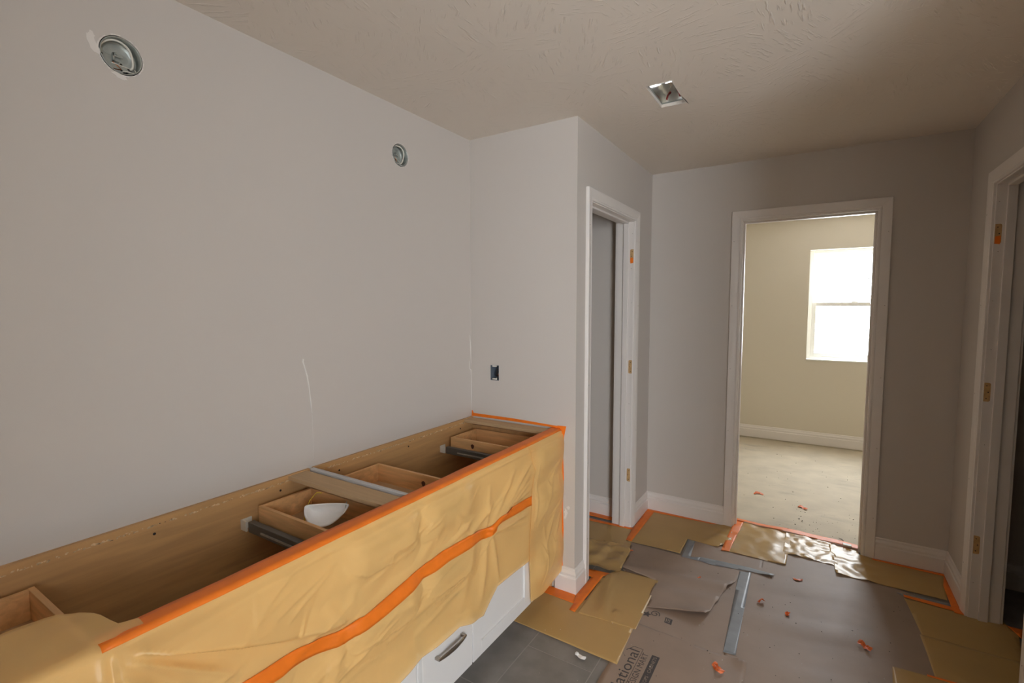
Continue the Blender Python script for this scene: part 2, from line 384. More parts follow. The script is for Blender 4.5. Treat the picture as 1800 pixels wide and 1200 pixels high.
door_frame('door_2', 'narrow white closet doorway with bare hinge mortises left of the far wall', (XC, CY0, 0), (0,1,0), (1,0,0), CY1-CY0, .118, HM, 1)
door_frame('door_3', 'white doorway at the right edge with bare hinge mortises', (XR, RY0, 0), (0,1,0), (-1,0,0), RY1-RY0, .115, HM, 1)

# ------------------------------------------------------------------ windows (double hung with grids)
def window(name, label, O, U, N, w_, h_):
    """O lower-left corner at the wall's room face; N towards the room; unit set back in the opening"""
    O = Vector(O); U = Vector(U); N = Vector(N); Z = Vector((0,0,1)); root = empty(name, O, label=label, kind=ST)
    def b(u0, u1, z0, z1, n0, n1, nm, m_='vinyl', bev=.002, par=None):
        ring = lambda n: [U*u0+Z*z0+N*n, U*u1+Z*z0+N*n, U*u1+Z*z1+N*n, U*u0+Z*z1+N*n]
        return obj(nm, MB().loft([ring(n0), ring(n1)]), m_, par or root, bevel=bev)
    f = .035
    b(0, f, 0, h_, -.13, -.06, 'frame_side'); b(w_-f, w_, 0, h_, -.13, -.06, 'frame_side')
    b(f, w_-f, 0, f, -.13, -.06, 'frame_sill'); b(f, w_-f, h_-f, h_, -.13, -.06, 'frame_head')
    b(0, w_, -.004, .010, -.06, .006, 'stool')
    mid = h_*.508
    for nm, z0, z1, n0, n1 in (('upper_sash', mid-.015, h_-f, -.12, -.095), ('lower_sash', f, mid+.02, -.09, -.065)):
        s = empty(nm, (0,0,0), parent=root); t = .038
        b(f, f+t, z0, z1, n0, n1, 'stile', par=s); b(w_-f-t, w_-f, z0, z1, n0, n1, 'stile', par=s)
        b(f+t, w_-f-t, z0, z0+t, n0, n1, 'rail', par=s); b(f+t, w_-f-t, z1-t, z1, n0, n1, 'rail', par=s)
        nm_ = (n0+n1)/2
        b(f+t, w_-f-t, z0+t, z1-t, nm_-.002, nm_+.002, 'pane', 'glass', 0, s)
        for q in (1, 2):
            ug = f+t+(w_-2*f-2*t)*q/3; b(ug-.0035, ug+.0035, z0+t, z1-t, nm_+.003, nm_+.007, 'grid_bar', bev=0, par=s)
        zc = (z0+z1)/2; b(f+t, w_-f-t, zc-.0035, zc+.0035, nm_+.003, nm_+.007, 'grid_bar', bev=0, par=s)
    lk = b(w_/2-.03, w_/2+.03, mid+.02, mid+.032, -.088, -.07, 'sash_lock')
    return root
window('window_1', 'bright white double-hung window in the bedroom', (W1['x0'], YBED, W1['z0']), (1,0,0), (0,-1,0), W1['x1']-W1['x0'], W1['z1']-W1['z0'])
window('window_added', 'wide window of the unseen added room behind the camera', (XA, BW['y0'], BW['z0']), (0,1,0), (-1,0,0), BW['y1']-BW['y0'], BW['z1']-BW['z0'])  # unseen window added as daylight source for the bathroom
# small white latch hardware hanging in the bedroom window is part of the sash (built above)

# ------------------------------------------------------------------ vanity cabinets
ZT = .870; XF = .553; XD = .574
def drawer_box(par, y0, y1, x0=.055, x1=.545, zt=.812, hgt=.092, knots=()):
    d = empty('drawer_box', (0,0,0), parent=par); t = .013
    obj('box_side', MB().box(x0, x1, y0, y0+t, zt-hgt, zt), 'pine', d, bevel=.001)
    obj('box_side', MB().box(x0, x1, y1-t, y1, zt-hgt, zt), 'pine', d, bevel=.001)
    obj('box_back', MB().box(x0, x0+t, y0+t, y1-t, zt-hgt, zt-.001), 'pine', d, bevel=.001)
    obj('box_front', MB().box(x1-t, x1, y0+t, y1-t, zt-hgt, zt-.001), 'pine', d, bevel=.001)
    obj('box_bottom', MB().box(x0+t, x1-t, y0+t, y1-t, zt-hgt+.010, zt-hgt+.016), 'ply', d)
    for (kx, ky, kz, side) in knots:
        pts = [(kx+math.cos(a)*.010*(1+.15*math.sin(3*a)), ky, kz+math.sin(a)*.012) for a in [k*math.pi/8 for k in range(16)]]
        obj('knot', MB().poly(pts, (0, side*.0006, 0)), 'knot', d)
    return d
def slide(par, y, x0=.03, x1=.54, z=.755):
    s = empty('drawer_slide', (0,0,0), parent=par)
    obj('slide_rail', MB().box(x0+.022, x1, y-.010, y+.012, z-.024, z+.012), 'slide', s, bevel=.002)
    obj('slide_member', MB().box(x0+.034, x1, y+.012, y+.022, z-.020, z+.002), 'slide', s, bevel=.001)
    obj('slide_lip', MB().box(x0+.10, x1, y-.013, y-.010, z-.012, z-.006), 'steel', s)
    obj('rear_bracket', MB().box(x0-.014, x0+.020, y-.016, y-.010, z-.022, z+.014).box(x0-.014, x0-.008, y-.010, y+.022, z-.022, z+.014), 'plastic', s, bevel=.001)
    return s
def pull(par, yc, zc):
    h = MB(); L_ = .074
    for s_ in (-1, 1):
        h.box(XD-.0, XD+.021, yc+s_*L_-.005, yc+s_*L_+.005, zc-.005, zc+.005)
    rings = []
    for k in range(17):
        t = k/16*2-1; y = yc+t*(L_+.006); bow = .008*(1-t*t); wz = .0045+.0050*(1-t*t)
        x = XD+.019+bow
        rings.append([(x+math.cos(a)*.0045, y, zc+math.sin(a)*wz) for a in [q*math.pi/4 for q in range(8)]])
    h.loft(rings)
    return obj('pull_handle', h, 'nickel', par, auto=35)
def slab_drawer(par, y0, y1, z0, z1):
    d = empty('drawer_front', (0,0,0), parent=par)
    obj('front_slab', MB().box(XF+.001, XD, y0, y1, z0, z1), 'white', d, bevel=.0018)
    pull(d, (y0+y1)/2, (z0+z1)/2); return d
def shaker(par, y0, y1, z0, z1, nm='cabinet_door', handle=True):
    d = empty(nm, (0,0,0), parent=par); s_ = .058
    obj('stile', MB().box(XF+.001, XD, y0, y0+s_, z0, z1), 'white', d, bevel=.0012); obj('stile', MB().box(XF+.001, XD, y1-s_, y1, z0, z1), 'white', d, bevel=.0012)
    obj('rail', MB().box(XF+.001, XD, y0+s_, y1-s_, z0, z0+s_), 'white', d, bevel=.0012); obj('rail', MB().box(XF+.001, XD, y0+s_, y1-s_, z1-s_, z1), 'white', d, bevel=.0012)
    obj('panel', MB().box(XF+.001, XD-.008, y0+s_, y1-s_, z0+s_, z1-s_), 'white', d)
    return d
def cabinet(y0, y1, label, stretch):
    root = empty('vanity_cabinet', (0, y0, 0), label=label, cat='cabinet', group='open vanity base cabinets')
    c = empty('tmp', (0,0,0)); bpy.data.objects.remove(c)
    hold = []
    def part(nm, mb, m_, **k): o = obj(nm, mb, m_, root, **k); hold.append(o); return o
    t = .016
    part('side_panel', MB().box(.014, XF-.019, y0, y0+t, .0, ZT-.045), 'wood'); part('side_panel', MB().box(.014, XF-.019, y1-t, y1, .0, ZT-.045), 'wood')
    bp = part('back_panel', MB().box(.001, .014, y0, y1, .09, ZT), 'wood')
    part('bottom_panel', MB().box(.014, XF-.019, y0+t, y1-t, .09, .106), 'wood')
    part('toe_kick', MB().box(XF-.085, XF-.07, y0, y1, 0, .09), 'white')
    part('top_rail', MB().box(XF-.019, XF, y0, y1, ZT-.045, ZT-.001), 'wood')
    for ya, yb in ((y0, y0+.03), (y0+.285, y0+.315), (y1-.315, y1-.285), (y1-.03, y1)):
        part('face_stile', MB().box(XF-.019, XF, ya, yb, .09, ZT-.045), 'white')
    part('bottom_rail', MB().box(XF-.0185, XF-.0005, y0+.03, y1-.03, .091, .12), 'white')
    # row of screws and the chipped upper edge on the back panel
    for k in range(3):
        ys = y0+.12+k*.41
        if y0+.02 < ys < y1-.03:
            cc = [(.0142, ys+math.cos(a)*.0042, .823+math.sin(a)*.0042) for a in [q*math.pi/5 for q in range(10)]]
            obj('screw_head', MB().poly(cc, (.0008, 0, 0)), 'hole', bp)
    ch = MB(); yy = y0+.01
    while yy < y1-.01:
        d = random.uniform(.002, .014)
        if random.random() < .72:
            z = .8495+random.uniform(-.0025, .003); hh = random.uniform(.002, .007)
            q = [(.0140, yy, z-hh*random.uniform(.2, .6)), (.0140, yy+d*.5, z-hh*.5), (.0140, yy+d, z+hh*random.uniform(-.3, .4)), (.0140, yy+d*.6, z+hh*.5), (.0140, yy+d*.2, z+hh*.35)]
            ch.poly(q, (random.uniform(.0006, .0022), 0, 0))
        yy += d*random.uniform(.5, 1.0)
    o = obj('chipped_edge', ch, 'chip', bp); o['kind'] = 'stuff'
    dk = MB(); yy = y0+.02
    while yy < y1-.02:
        d = random.uniform(.002, .010)
        if random.random() < .5:
            z = .8475+random.uniform(-.003, .003)
            dk.poly([(.0141, yy, z), (.0141, yy+d, z+random.uniform(-.001, .001)), (.0141, yy+d*.6, z+.0022)], (.0003, 0, 0))
        yy += d+random.uniform(.002, .03)
    o = obj('chip_gouges', dk, 'dust', bp); o['kind'] = 'stuff'
    for a, b in stretch: part('top_stretcher', MB().box(.014, XF-.019, a, b, ZT-.018, ZT-.003), 'ply', bevel=.0008)
    for z0, z1 in ((.080, .413), (.420, .698), (.705, .862)):
        slab_drawer(root, y0+.006, y0+.294, z0, z1); slab_drawer(root, y1-.294, y1-.006, z0, z1)
    shaker(root, y0+.301, y1-.301, .080, .698)
    d = empty('false_front', (0,0,0), parent=root); obj('front_slab', MB().box(XF+.001, XD, y0+.300, y1-.300, .704, .862), 'white', d, bevel=.0018)
    for o in root.children_recursive:
        if o.parent == root: o.location = o.location - Vector((0, y0, 0))
    return root
FY0, FY1 = 1.190, 2.256; NY0, NY1 = .105, 1.172
cf = cabinet(FY0, FY1, 'far open vanity cabinet beside the return wall', [(2.165, 2.239)])
cn = cabinet(NY0, NY1, 'near open vanity cabinet with the dust mask in its drawer', [(1.078, 1.158)])
def addto(root, fn):
    o = fn(root); o.location = o.location-Vector((0, root.location.y, 0)); return o
addto(cf, lambda r: drawer_box(r, 1.225, 1.488, knots=((.335, 1.4745, .775, -1),)))
addto(cf, lambda r: drawer_box(r, 1.995, 2.225, knots=((.20, 1.9948, .782, -1),)))
addto(cn, lambda r: drawer_box(r, .935, 1.150))
addto(cn, lambda r: drawer_box(r, .112, .357))
addto(cf, lambda r: slide(r, 1.968)); addto(cn, lambda r: slide(r, .908))
obj('filler_strip', MB().box(.014, XF, NY1+.001, FY0-.001, .09, ZT+.001), 'filler', bevel=.001, label='white filler strip between the two vanity cabinets', cat='filler strip')

# ------------------------------------------------------------------ film over the vanity front
RIDGES = []
def ridge(y0, z0, y1, z1, amp, wu, wd=None): RIDGES.append((y0, z0, y1, z1, amp, wu, wd or wu))
# big overhanging fold at the near end
ridge(.335, .864, .73, .655, .046, .10, .006)
ridge(.72, .662, .86, .612, .016, .05, .010)
ridge(.33, .862, .56, .64, .012, .03, .02); ridge(.56, .64, .70, .55, .010, .04, .02)
ridge(.325, .86, .42, .55, .012, .022); ridge(.32, .86, .33, .5, .010, .02); ridge(.31, .86, .24, .55, .012, .02); ridge(.30, .87, .16, .70, .012, .018); ridge(.30, .87, .05, .80, .010, .018)
ridge(.86, .612, 1.05, .72, .010, .05); ridge(.86, .612, .80, .70, .007, .02); ridge(.86, .612, .92, .74, .007, .03)
ridge(.60, .80, 1.05, .70, .008, .05); ridge(1.03, .76, 1.30, .79, .008, .04)
# folds radiating from the pinched tape
ridge(1.585, .60, 1.94, .735, .016, .018, .012); ridge(1.585, .60, 1.97, .80, .013, .020); ridge(1.58, .60, 1.80, .80, .010, .02)
ridge(1.585, .60, 1.93, .69, .012, .012); ridge(1.56, .60, 1.60, .78, .008, .02); ridge(1.45, .625, 1.62, .70, .012, .016); ridge(1.46, .62, 1.34, .77, .009, .025)
ridge(1.30, .63, 1.50, .70, .009, .02); ridge(1.15, .62, 1.30, .76, .008, .035); ridge(1.78, .64, 1.95, .66, .012, .012)
ridge(1.585, .58, 1.92, .545, .014, .014, .010); ridge(1.585, .585, 1.93, .50, .008, .015); ridge(1.60, .585, 1.66, .33, .010, .02); ridge(1.57, .58, 1.52, .30, .012, .03); ridge(1.45, .58, 1.40, .33, .008, .04)
ridge(1.02, .47, 1.45, .50, .010, .03, .02); ridge(.80, .50, 1.10, .46, .010, .03); ridge(.90, .57, 1.30, .52, .008, .03); ridge(1.15, .40, 1.44, .46, .006, .02); ridge(.86, .60, .80, .42, .010, .03)
_r = random.Random(31)
for k in range(34):
    ya, za = _r.uniform(.35, 1.8), _r.uniform(.36, .84); ln = _r.uniform(.12, .38); an = _r.uniform(.05, .55)
    ridge(ya, za, ya+ln*math.cos(an), za+ln*math.sin(an), _r.uniform(.0025, .006), _r.uniform(.006, .014))
for k in range(10):
    an = _r.uniform(-1.2, .1); ridge(.322, .864, .322+.33*math.sin(an)*-1, .864-.33*math.cos(an), _r.uniform(.004, .009), _r.uniform(.006, .012))
RL = list(RIDGES); RIDGES.clear()
ridge(2.25, .80, 1.97, .44, .008, .030, .018); ridge(2.25, .60, 2.0, .22, .009, .026, .016); ridge(2.25, .46, 2.03, .12, .006, .02); ridge(2.03, .62, 2.08, .20, .004, .02)
ridge(1.985, .78, 1.955, .45, .006, .012); ridge(2.0, .84, 2.12, .72, .004, .02); ridge(2.055, .30, 2.035, .13, .008, .010); ridge(2.25, .72, 2.10, .45, .003, .010); ridge(2.22, .40, 2.12, .22, .003, .010)
RR = list(RIDGES)
def disp(R, y, z):
    d = 0
    for y0, z0, y1, z1, amp, wu, wd in R:
        dy, dz = y1-y0, z1-z0; L2 = dy*dy+dz*dz; t = ((y-y0)*dy+(z-z0)*dz)/L2
        if t < -.15 or t > 1.15: continue
        L_ = math.sqrt(L2); s_ = ((y-y0)*-dz+(z-z0)*dy)/L_      # signed distance, + above for dy>0
        if dy < 0: s_ = -s_
        w_ = wu if s_ > 0 else wd
        e = (1+(s_/w_)**2*1.2)**-1.6
        tt = min(max(t, 0), 1); tap = math.sin(math.pi*min(1, .08+tt*.92))**.6 if tt < 1 else 0
        if t < 0 or t > 1: tap = 0
        d += amp*e*tap
    return d
PULLS = [(yc, zc) for yc in (FY0+.151, FY1-.151, NY0+.151, NY1-.151) for zc in (.783, .5595, .2475)]
def tent_over_pulls(y, z):
    h = 0
    for yc, zc in PULLS:
        a = max(0, abs(y-yc)-.078)/.07; b = max(0, abs(z-zc)-.010)/(.055 if z > zc else .075)
        q = a*a+b*b
        if q < 6: h = max(h, .0285*math.exp(-q))
    return h
def interp(tab, y):
    if y <= tab[0][0]: return tab[0][1]
    for (a, b), (c, d) in zip(tab, tab[1:]):
        if y <= c: return b+(d-b)*(y-a)/(c-a)
    return tab[-1][1]
LOW = [(-.6,.30),(1.05,.30),(1.17,.307),(1.376,.306),(1.488,.266),(1.544,.249),(1.60,.29),(1.649,.323),(1.876,.311),(1.95,.309)]
OVER = [(-.6,.21),(.30,.205),(.318,.20),(.345,.17),(.360,.13),(.372,.055),(.40,.040),(3,.040)]
XFILM = XD+.004
def film_point(R, y, t, zl, over, right=False):
    """t in 0..1 up the front, 1..2 over the top"""
    r = .013; zt = ZT+.0012-r
    if t <= 1:
        z = zl+(zt-zl)*t
        d = disp(R, y, z); hd = tent_over_pulls(y, z); d = d+.85*hd if d < hd*.6 else max(d, hd)+.3*min(d, hd); d = max(d, hd)
        fade = min(1, (zt-z)/.035) if y > .34 else min(1, (zt-z)/.12+.1)
        nz = noise.noise(Vector((y*5, z*7, 3.1)))*.003+noise.noise(Vector((y*14, z*16, 7)))*.0008
        roll = .0045*math.exp(-((zt-z-.020)/.007)**2) if y > .36 else 0
        return Vector((XFILM+.004+max(0, d+nz+.003)*fade+roll, y, z))
    s = (t-1)*(over+.012)
    if s < r*1.57:
        a = s/r; return Vector((XFILM+.004-r+math.cos(a)*r, y, zt+math.sin(a)*r))
    x = XFILM+.004-r-(s-r*1.57)
    z = zt+r+(noise.noise(Vector((x*14, y*14, 1)))*.004+.003)*min(1, s/.05)*(1 if y < .4 else 0)
    return Vector((x, y, z))
def film_sheet(name, R, y0, y1, ny, nz, low, label, right=False, edge=None, lift=0):
    mb = MB(); nt_ = 14
    rows = []
    for i in range(ny+1):
        yb = y0+(y1-y0)*i/ny; row = []
        for j in range(nz+nt_+1):
            t = j/nz if j <= nz else 1+(j-nz)/nt_
            y = yb
            if edge and t <= 1:
                z_ = interp(low, yb)+(ZT-interp(low, yb))*t; k = i/ny
                y = yb+edge(z_)*(1-k if right else k)
            q_ = film_point(R, y, t, interp(low, yb), interp(OVER, yb)); q_.x += lift*(1 if t < .97 else max(0, (1.03-t)/.06)); row.append(q_)
        rows.append(row)
    n = nz+nt_+1
    mb.v = [tuple(p) for r in rows for p in r]
    for i in range(ny):
        for j in range(n-1): mb.f.append((i*n+j, (i+1)*n+j, (i+1)*n+j+1, i*n+j+1))
    o = obj(name, mb, 'film', smooth=True, label=label, cat='masking film', group='yellow film masking the vanity front')
    sd = o.modifiers.new('thick', 'SOLIDIFY'); sd.thickness = .0004; sd.offset = -1
    return o
film_sheet('masking_film', RL, -.5, 1.965, 540, 120, LOW, 'long wrinkled yellow film draped over the vanity front', edge=lambda z: .006*math.sin(z*9))
LOWR = [(1.93,.104),(2.0,.09),(2.05,.083),(2.243,.107),(2.262,.118)]
film_sheet('masking_film', RR, 1.920, 2.2565, 80, 150, LOWR, 'narrow yellow film panel at the vanity end by the return wall', right=True, edge=lambda z: .008*math.sin(z*11+1)+.035*max(0, 1-abs(z-.74)/.13), lift=.005)
# orange tape along the top front edge: lies on the film, bent over the edge
def edge_tape(y0, y1):
    mb = MB(); rows = []; n = int((y1-y0)/.02); r = .0146; xc_ = XFILM+.004-.013; zc_ = ZT+.0012-.013
    for i in range(n+1):
        y = y0+(y1-y0)*i/n; wob = .0016*math.sin(y*9)+.0008*math.sin(y*31)
        pr = [(xc_+math.cos(a)*r, y, zc_+math.sin(a)*r) for a in [math.radians(d)+wob*20 for d in (18, 34, 50, 66, 80, 90)]]
        pr += [(xc_-d, y, zc_+r) for d in (.012, .024, .037+wob)]
        rows.append(pr)
    mb.v = [p for r_ in rows for p in r_]; m_ = len(rows[0])
    for i in range(n):
        for j in range(m_-1): mb.f.append((i*m_+j, i*m_+j+1, (i+1)*m_+j+1, (i+1)*m_+j))
    o = obj('masking_tape', mb, 'orange', smooth=True, label='orange tape along the top front edge of the vanity', cat='tape', group='orange masking tape strips')
    o.modifiers.new('thick', 'SOLIDIFY').thickness = .0005; return o
edge_tape(.326, 2.2565)
# middle tape following the film
MID = [(.30,.630),(.45,.622),(.593,.616),(.634,.613),(.71,.610),(.765,.601),(.848,.581),(.898,.588),(1.007,.594),(1.132,.609),(1.30,.619),(1.454,.613),(1.573,.593),(1.651,.618),(1.78,.606),(1.941,.600)]
def mid_tape():
    mb = MB(); rows = []; n = 170; y0, y1 = .25, 1.944
    for i in range(n+1):
        y = y0+(y1-y0)*i/n; zc = sum(interp(MID, y+k*.012) for k in (-1,0,1))/3; hw = .021
        row = []
        for j in range(5):
            z = zc+hw*(j/2-1); zl = interp(LOW, y); p = film_point(RL, y, (z-zl)/(ZT+.0012-.013-zl), zl, .05)
            row.append((p.x, y, z))
        rows.append(row)
    sm = []
    for i in range(n+1):
        sm.append([(max(rows[q][j][0] for q in range(max(0, i-1), min(n, i+1)+1) )+.0028, rows[i][j][1], rows[i][j][2]) for j in range(5)])
    mb.v = [p for r in sm for p in r]
    for i in range(n):
        for j in range(4): mb.f.append((i*5+j, (i+1)*5+j, (i+1)*5+j+1, i*5+j+1))
    o = obj('masking_tape', mb, 'orange', smooth=True, label='wavy orange tape running across the middle of the film', cat='tape', group='orange masking tape strips')
    o.modifiers.new('thick', 'SOLIDIFY').thickness = .0005
mid_tape()
# tape on the return wall: along the top of the cabinet and down the film edge
def flat_tape(name, pts, th, m_, label, cat='tape', group=None, bevel=0):
    return obj(name, MB().poly(pts, th), m_, label=label, cat=cat, group=group)
y_ = YR-.0006
flat_tape('masking_tape', [(.000,y_,.871),(.10,y_,.872),(.30,y_,.873),(.566,y_,.872),(.572,y_,.882),(.30,y_,.8895),(.10,y_,.889),(.014,y_,.889),(.008,y_,.902),(.002,y_,.905)], (0,-.0008,0), 'orange', 'orange tape on the return wall above the cabinet end', group='orange masking tape strips')
pr = []
for k in range(15):
    z = .885-.775*k/14; pr.append((.560+.003*math.sin(k*1.7), y_, z))
pl = [(.597+.0025*math.sin(k*1.3+1)+(.012 if k == 0 else 0), y_, .887-.777*k/14) for k in range(15)]
flat_tape('masking_tape', pr+pl[::-1], (0,-.0012,0), 'orange', 'vertical orange tape sealing the film to the return wall', group='orange masking tape strips')

# ------------------------------------------------------------------ dust mask lying in the near drawer
def dust_mask():
    root = empty('dust_mask', (.24, 1.045, .757), label='white cup dust mask lying in the near open drawer', cat='dust mask')
    mb = MB(); rings = []; n = 40
    for k in range(13):
        t = k/12; rr = math.sin(t*math.pi/2)**.75; dep = -.045*math.cos(t*math.pi/2)**1.1
        ring = []
        for a in range(n):
            q = 2*math.pi*a/n; nose = 1+.18*max(0, math.cos(q))**6-.08*max(0, -math.cos(q))**2
            ring.append((math.cos(q)*.068*rr*nose, math.sin(q)*(.020 if math.sin(q) > 0 else .056)*rr+.006*rr*rr*math.cos(q)**4, dep+.006*math.cos(2*q)*t*t))
        rings.append(ring)
    last = rings[-1]; rings.append([(x*1.09, y*1.09, z+.001) for x, y, z in last])
    mb.loft(rings, caps=False)
    mb.f.append(tuple(range(n)))
    o = obj('mask_cup', mb, 'mask', root, smooth=True); o.modifiers.new('thick', 'SOLIDIFY').thickness = .0018
    nb = MB().tube([(.076+.000*k, -.02+.01*k, .0045) for k in range(5)], .0018, 6); obj('nose_clip', nb, 'steel', root)
    for s_ in (-1, 1):
        obj('elastic_strap', MB().tube([(-.02, .057*s_, .004), (-.045, .066*s_, -.012), (-.072, .045*s_, -.030), (-.080, 0, -.036), (-.074, -.03*s_, -.034)], .0016, 6), 'yellow_strap', root, smooth=True)
    ex = Vector((.847, .53, .05)).normalized(); ez = Vector((.55, -.48, .68)); ez = (ez-ex*ez.dot(ex)).normalized(); ey = ez.cross(ex)
    m_ = Matrix((ex, ey, ez)).transposed().to_4x4(); m_.translation = Vector((.262, 1.050, .806)); root.matrix_world = m_
dust_mask()

# ------------------------------------------------------------------ electrical boxes on the left wall
def round_box(c, label, seed):
    random.seed(seed)
    root = empty('junction_box', c, label=label, cat='junction box', group='round metal light boxes on the left wall')
    R = .0495; n = 40
    prof = [(.0008, R), (.0012, R-.0016), (-.002, R-.002), (-.030, R-.003), (-.036, R-.008), (-.038, R-.012)]
    rings = [[(x, math.cos(2*math.pi*k/n)*r, math.sin(2*math.pi*k/n)*r) for k in range(n)] for x, r in prof]
    mb = MB().loft(rings, caps=False); mb.f.append(tuple(len(mb.v)-n+i for i in range(n)))
    o = obj('box_shell', mb, 'steel', root, auto=30); o.modifiers.new('thick', 'SOLIDIFY').thickness = .0006
    for (y, z, r) in ((-.018, .018, .011), (.02, .006, .010), (-.006, -.024, .010)):
        obj('knockout', cyl((-.0375, y, z), 'x', r, 0, .0012, 20), 'steel', root)
    for (y, z) in ((-.034, .004), (.030, -.016), (.012, -.010)):
        obj('mount_hole', cyl((-.0375, y, z), 'x', .0032, .0002, .001, 12), 'hole', root)
    br = MB().box(-.037, -.026, -.010, .006, -.008, -.004).box(-.037, -.026, -.010, -.006, -.008, .014).box(-.030, -.026, -.010, .014, .004, .014)
    obj('cable_clamp', br, 'steel', root, bevel=.001)
    obj('clamp_screw', cyl((-.026, -.002, .012), 'x', .0035, 0, .004, 12), 'steel', root)
    w1 = [(-.034, -.040, .0), (-.020, -.041, .018), (-.012, -.028, .034), (-.008, -.004, .041), (-.008, .020, .030), (-.010, .030, .006), (-.010, .030, -.018), (-.012, .024, -.026)]
    def smoothp(p, k=5):
        out = []; p = [Vector(q) for q in p]
        for i in range(len(p)-1):
            a, b, c_, d = p[max(i-1,0)], p[i], p[i+1], p[min(i+2,len(p)-1)]
            for j in range(k):
                t = j/k; out.append(.5*((2*b)+(-a+c_)*t+(2*a-5*b+4*c_-d)*t*t+(-a+3*b-3*c_+d)*t**3))
        out.append(p[-1]); return out
    obj('white_wire', MB().tube(smoothp(w1), .0032, 8), 'wirew', root, smooth=True)
    obj('white_wire', MB().tube(smoothp([(-.012, .024, -.024), (-.008, 0, -.024), (-.012, -.020, -.022)]), .0012, 6), 'wirew', root, smooth=True)
    obj('white_wire', MB().tube(smoothp([(-.034, .004, -.040), (-.010, .010, -.036), (-.006, .034, -.034), (-.014, .036, -.022)]), .0017, 6), 'wirew', root, smooth=True)
    obj('black_wire', MB().tube(smoothp([(-.034, .016, -.036), (-.016, .026, -.030), (-.012, .034, -.038), (-.024, .022, -.040), (-.018, .004, -.032)]), .0024, 8), 'wireb', root, smooth=True)
    obj('ground_wire', MB().tube(smoothp([(-.030, -.010, -.030), (-.012, .002, -.033), (-.012, -.018, -.018)]), .0012, 6), 'copper', root, smooth=True)
    for k in range(7):
        a = math.pi*(.9+.5*k/6)
        rot = None
    return root
round_box(BOX1, 'larger-looking round metal box with white wire loop, high on the left wall near the camera', 1)
b2 = round_box(BOX2, 'smaller-looking round metal box high on the left wall near the return wall corner', 2); b2.rotation_euler = (math.radians(-25), 0, 0)
# broken drywall rim and mud patches around the boxes
def blob(mb, c, axis, ru, rv, th, n=18, jag=.25, rot=0):
    pts = []
    for k in range(n):
        a = 2*math.pi*k/n; j = 1+random.uniform(-jag, jag); u, v = math.cos(a)*ru*j, math.sin(a)*rv*j
        u, v = u*math.cos(rot)-v*math.sin(rot), u*math.sin(rot)+v*math.cos(rot)
        pts.append({'x': (c[0], c[1]+u, c[2]+v), 'y': (c[0]+u, c[1], c[2]+v), 'z': (c[0]+u, c[1]+v, c[2])}[axis])
    mb.poly(pts, th)
random.seed(4)
m1 = MB(); blob(m1, (.0002, .563, 2.222), 'x', .010, .026, (.0008,0,0), rot=.3); blob(m1, (.0002, .560, 2.245), 'x', .007, .010, (.0007,0,0))
obj('mud_patch', m1, 'mud', wl)
m1 = MB(); blob(m1, (.0002, .618, 2.160), 'x', .018, .007, (.0008,0,0), rot=-.3)
obj('mud_patch', m1, 'mud', wl)
def rim(c, seed):
    random.seed(seed); mb = MB(); n = 44
    for k in range(n):
        if random.random() < .35: continue
        a0 = 2*math.pi*k/n; a1 = a0+2*math.pi/n*1.05; r0 = .0518; r1 = .0518+random.uniform(.001, .0042); r2_ = .0518+random.uniform(.001, .0042)
        P = lambda a, r: (.0002, c[1]+math.cos(a)*r, c[2]+math.sin(a)*r)
        mb.poly([P(a0, r0), P(a1, r0), P(a1, r1), P(a0, r2_)], (random.uniform(.0005, .0015), 0, 0))
    obj('torn_drywall_rim', mb, 'mud', wl)
rim(BOX1, 3); rim(BOX2, 5)
# caulk streaks on the wall
def streak(name, pts, r, par, flat='x'):
    p = [Vector(q) for q in pts]; mb = MB().tube(p, r, 6); return obj(name, mb, 'caulk', par, smooth=True)
streak('caulk_streak', [(.0005, 1.168, 1.306), (.0005, 1.166, 1.296), (.0005, 1.172, 1.276), (.0005, 1.183, 1.235), (.0005, 1.190, 1.185), (.0005, 1.195, 1.130), (.0005, 1.199, 1.085)], [.0034, .0036, .0026, .0032, .0024, .0028, .0012], wl)
streak('pencil_mark', [(.0003, 1.1995, 1.08), (.0003, 1.2005, 1.0), (.0003, 1.200, .90)], [.0006, .0005, .0004], wl)
streak('caulk_streak', [(.0005, 2.243, 1.345), (.0005, 2.248, 1.30), (.0005, 2.252, 1.24), (.0005, 2.2545, 1.18)], [.0014, .003, .0026, .0014], wl)
streak('caulk_streak', [(.0005, 2.240, 1.195), (.0005, 2.240, 1.150), (.0005, 2.252, 1.140), (.0005, 2.255, 1.11)], [.0014, .0028, .0036, .002], wl)
streak('caulk_bead', [(.0008, 2.2572, 1.11), (.0008, 2.2572, 1.0), (.0008, 2.2572, .905)], [.0015, .0016, .0016], wl)
wret = bpy.data.objects['wall_return']
random.seed(9)
m1 = MB(); blob(m1, (.612, YR-.0002, .425), 'y', .011, .022, (0,-.0006,0), jag=.4); blob(m1, (.625, YR-.0002, .455), 'y', .008, .010, (0,-.0006,0), jag=.4); blob(m1, (.606, YR-.0002, .398), 'y', .006, .008, (0,-.0006,0), jag=.4)
obj('scuff_patch', m1, 'mud', wret)

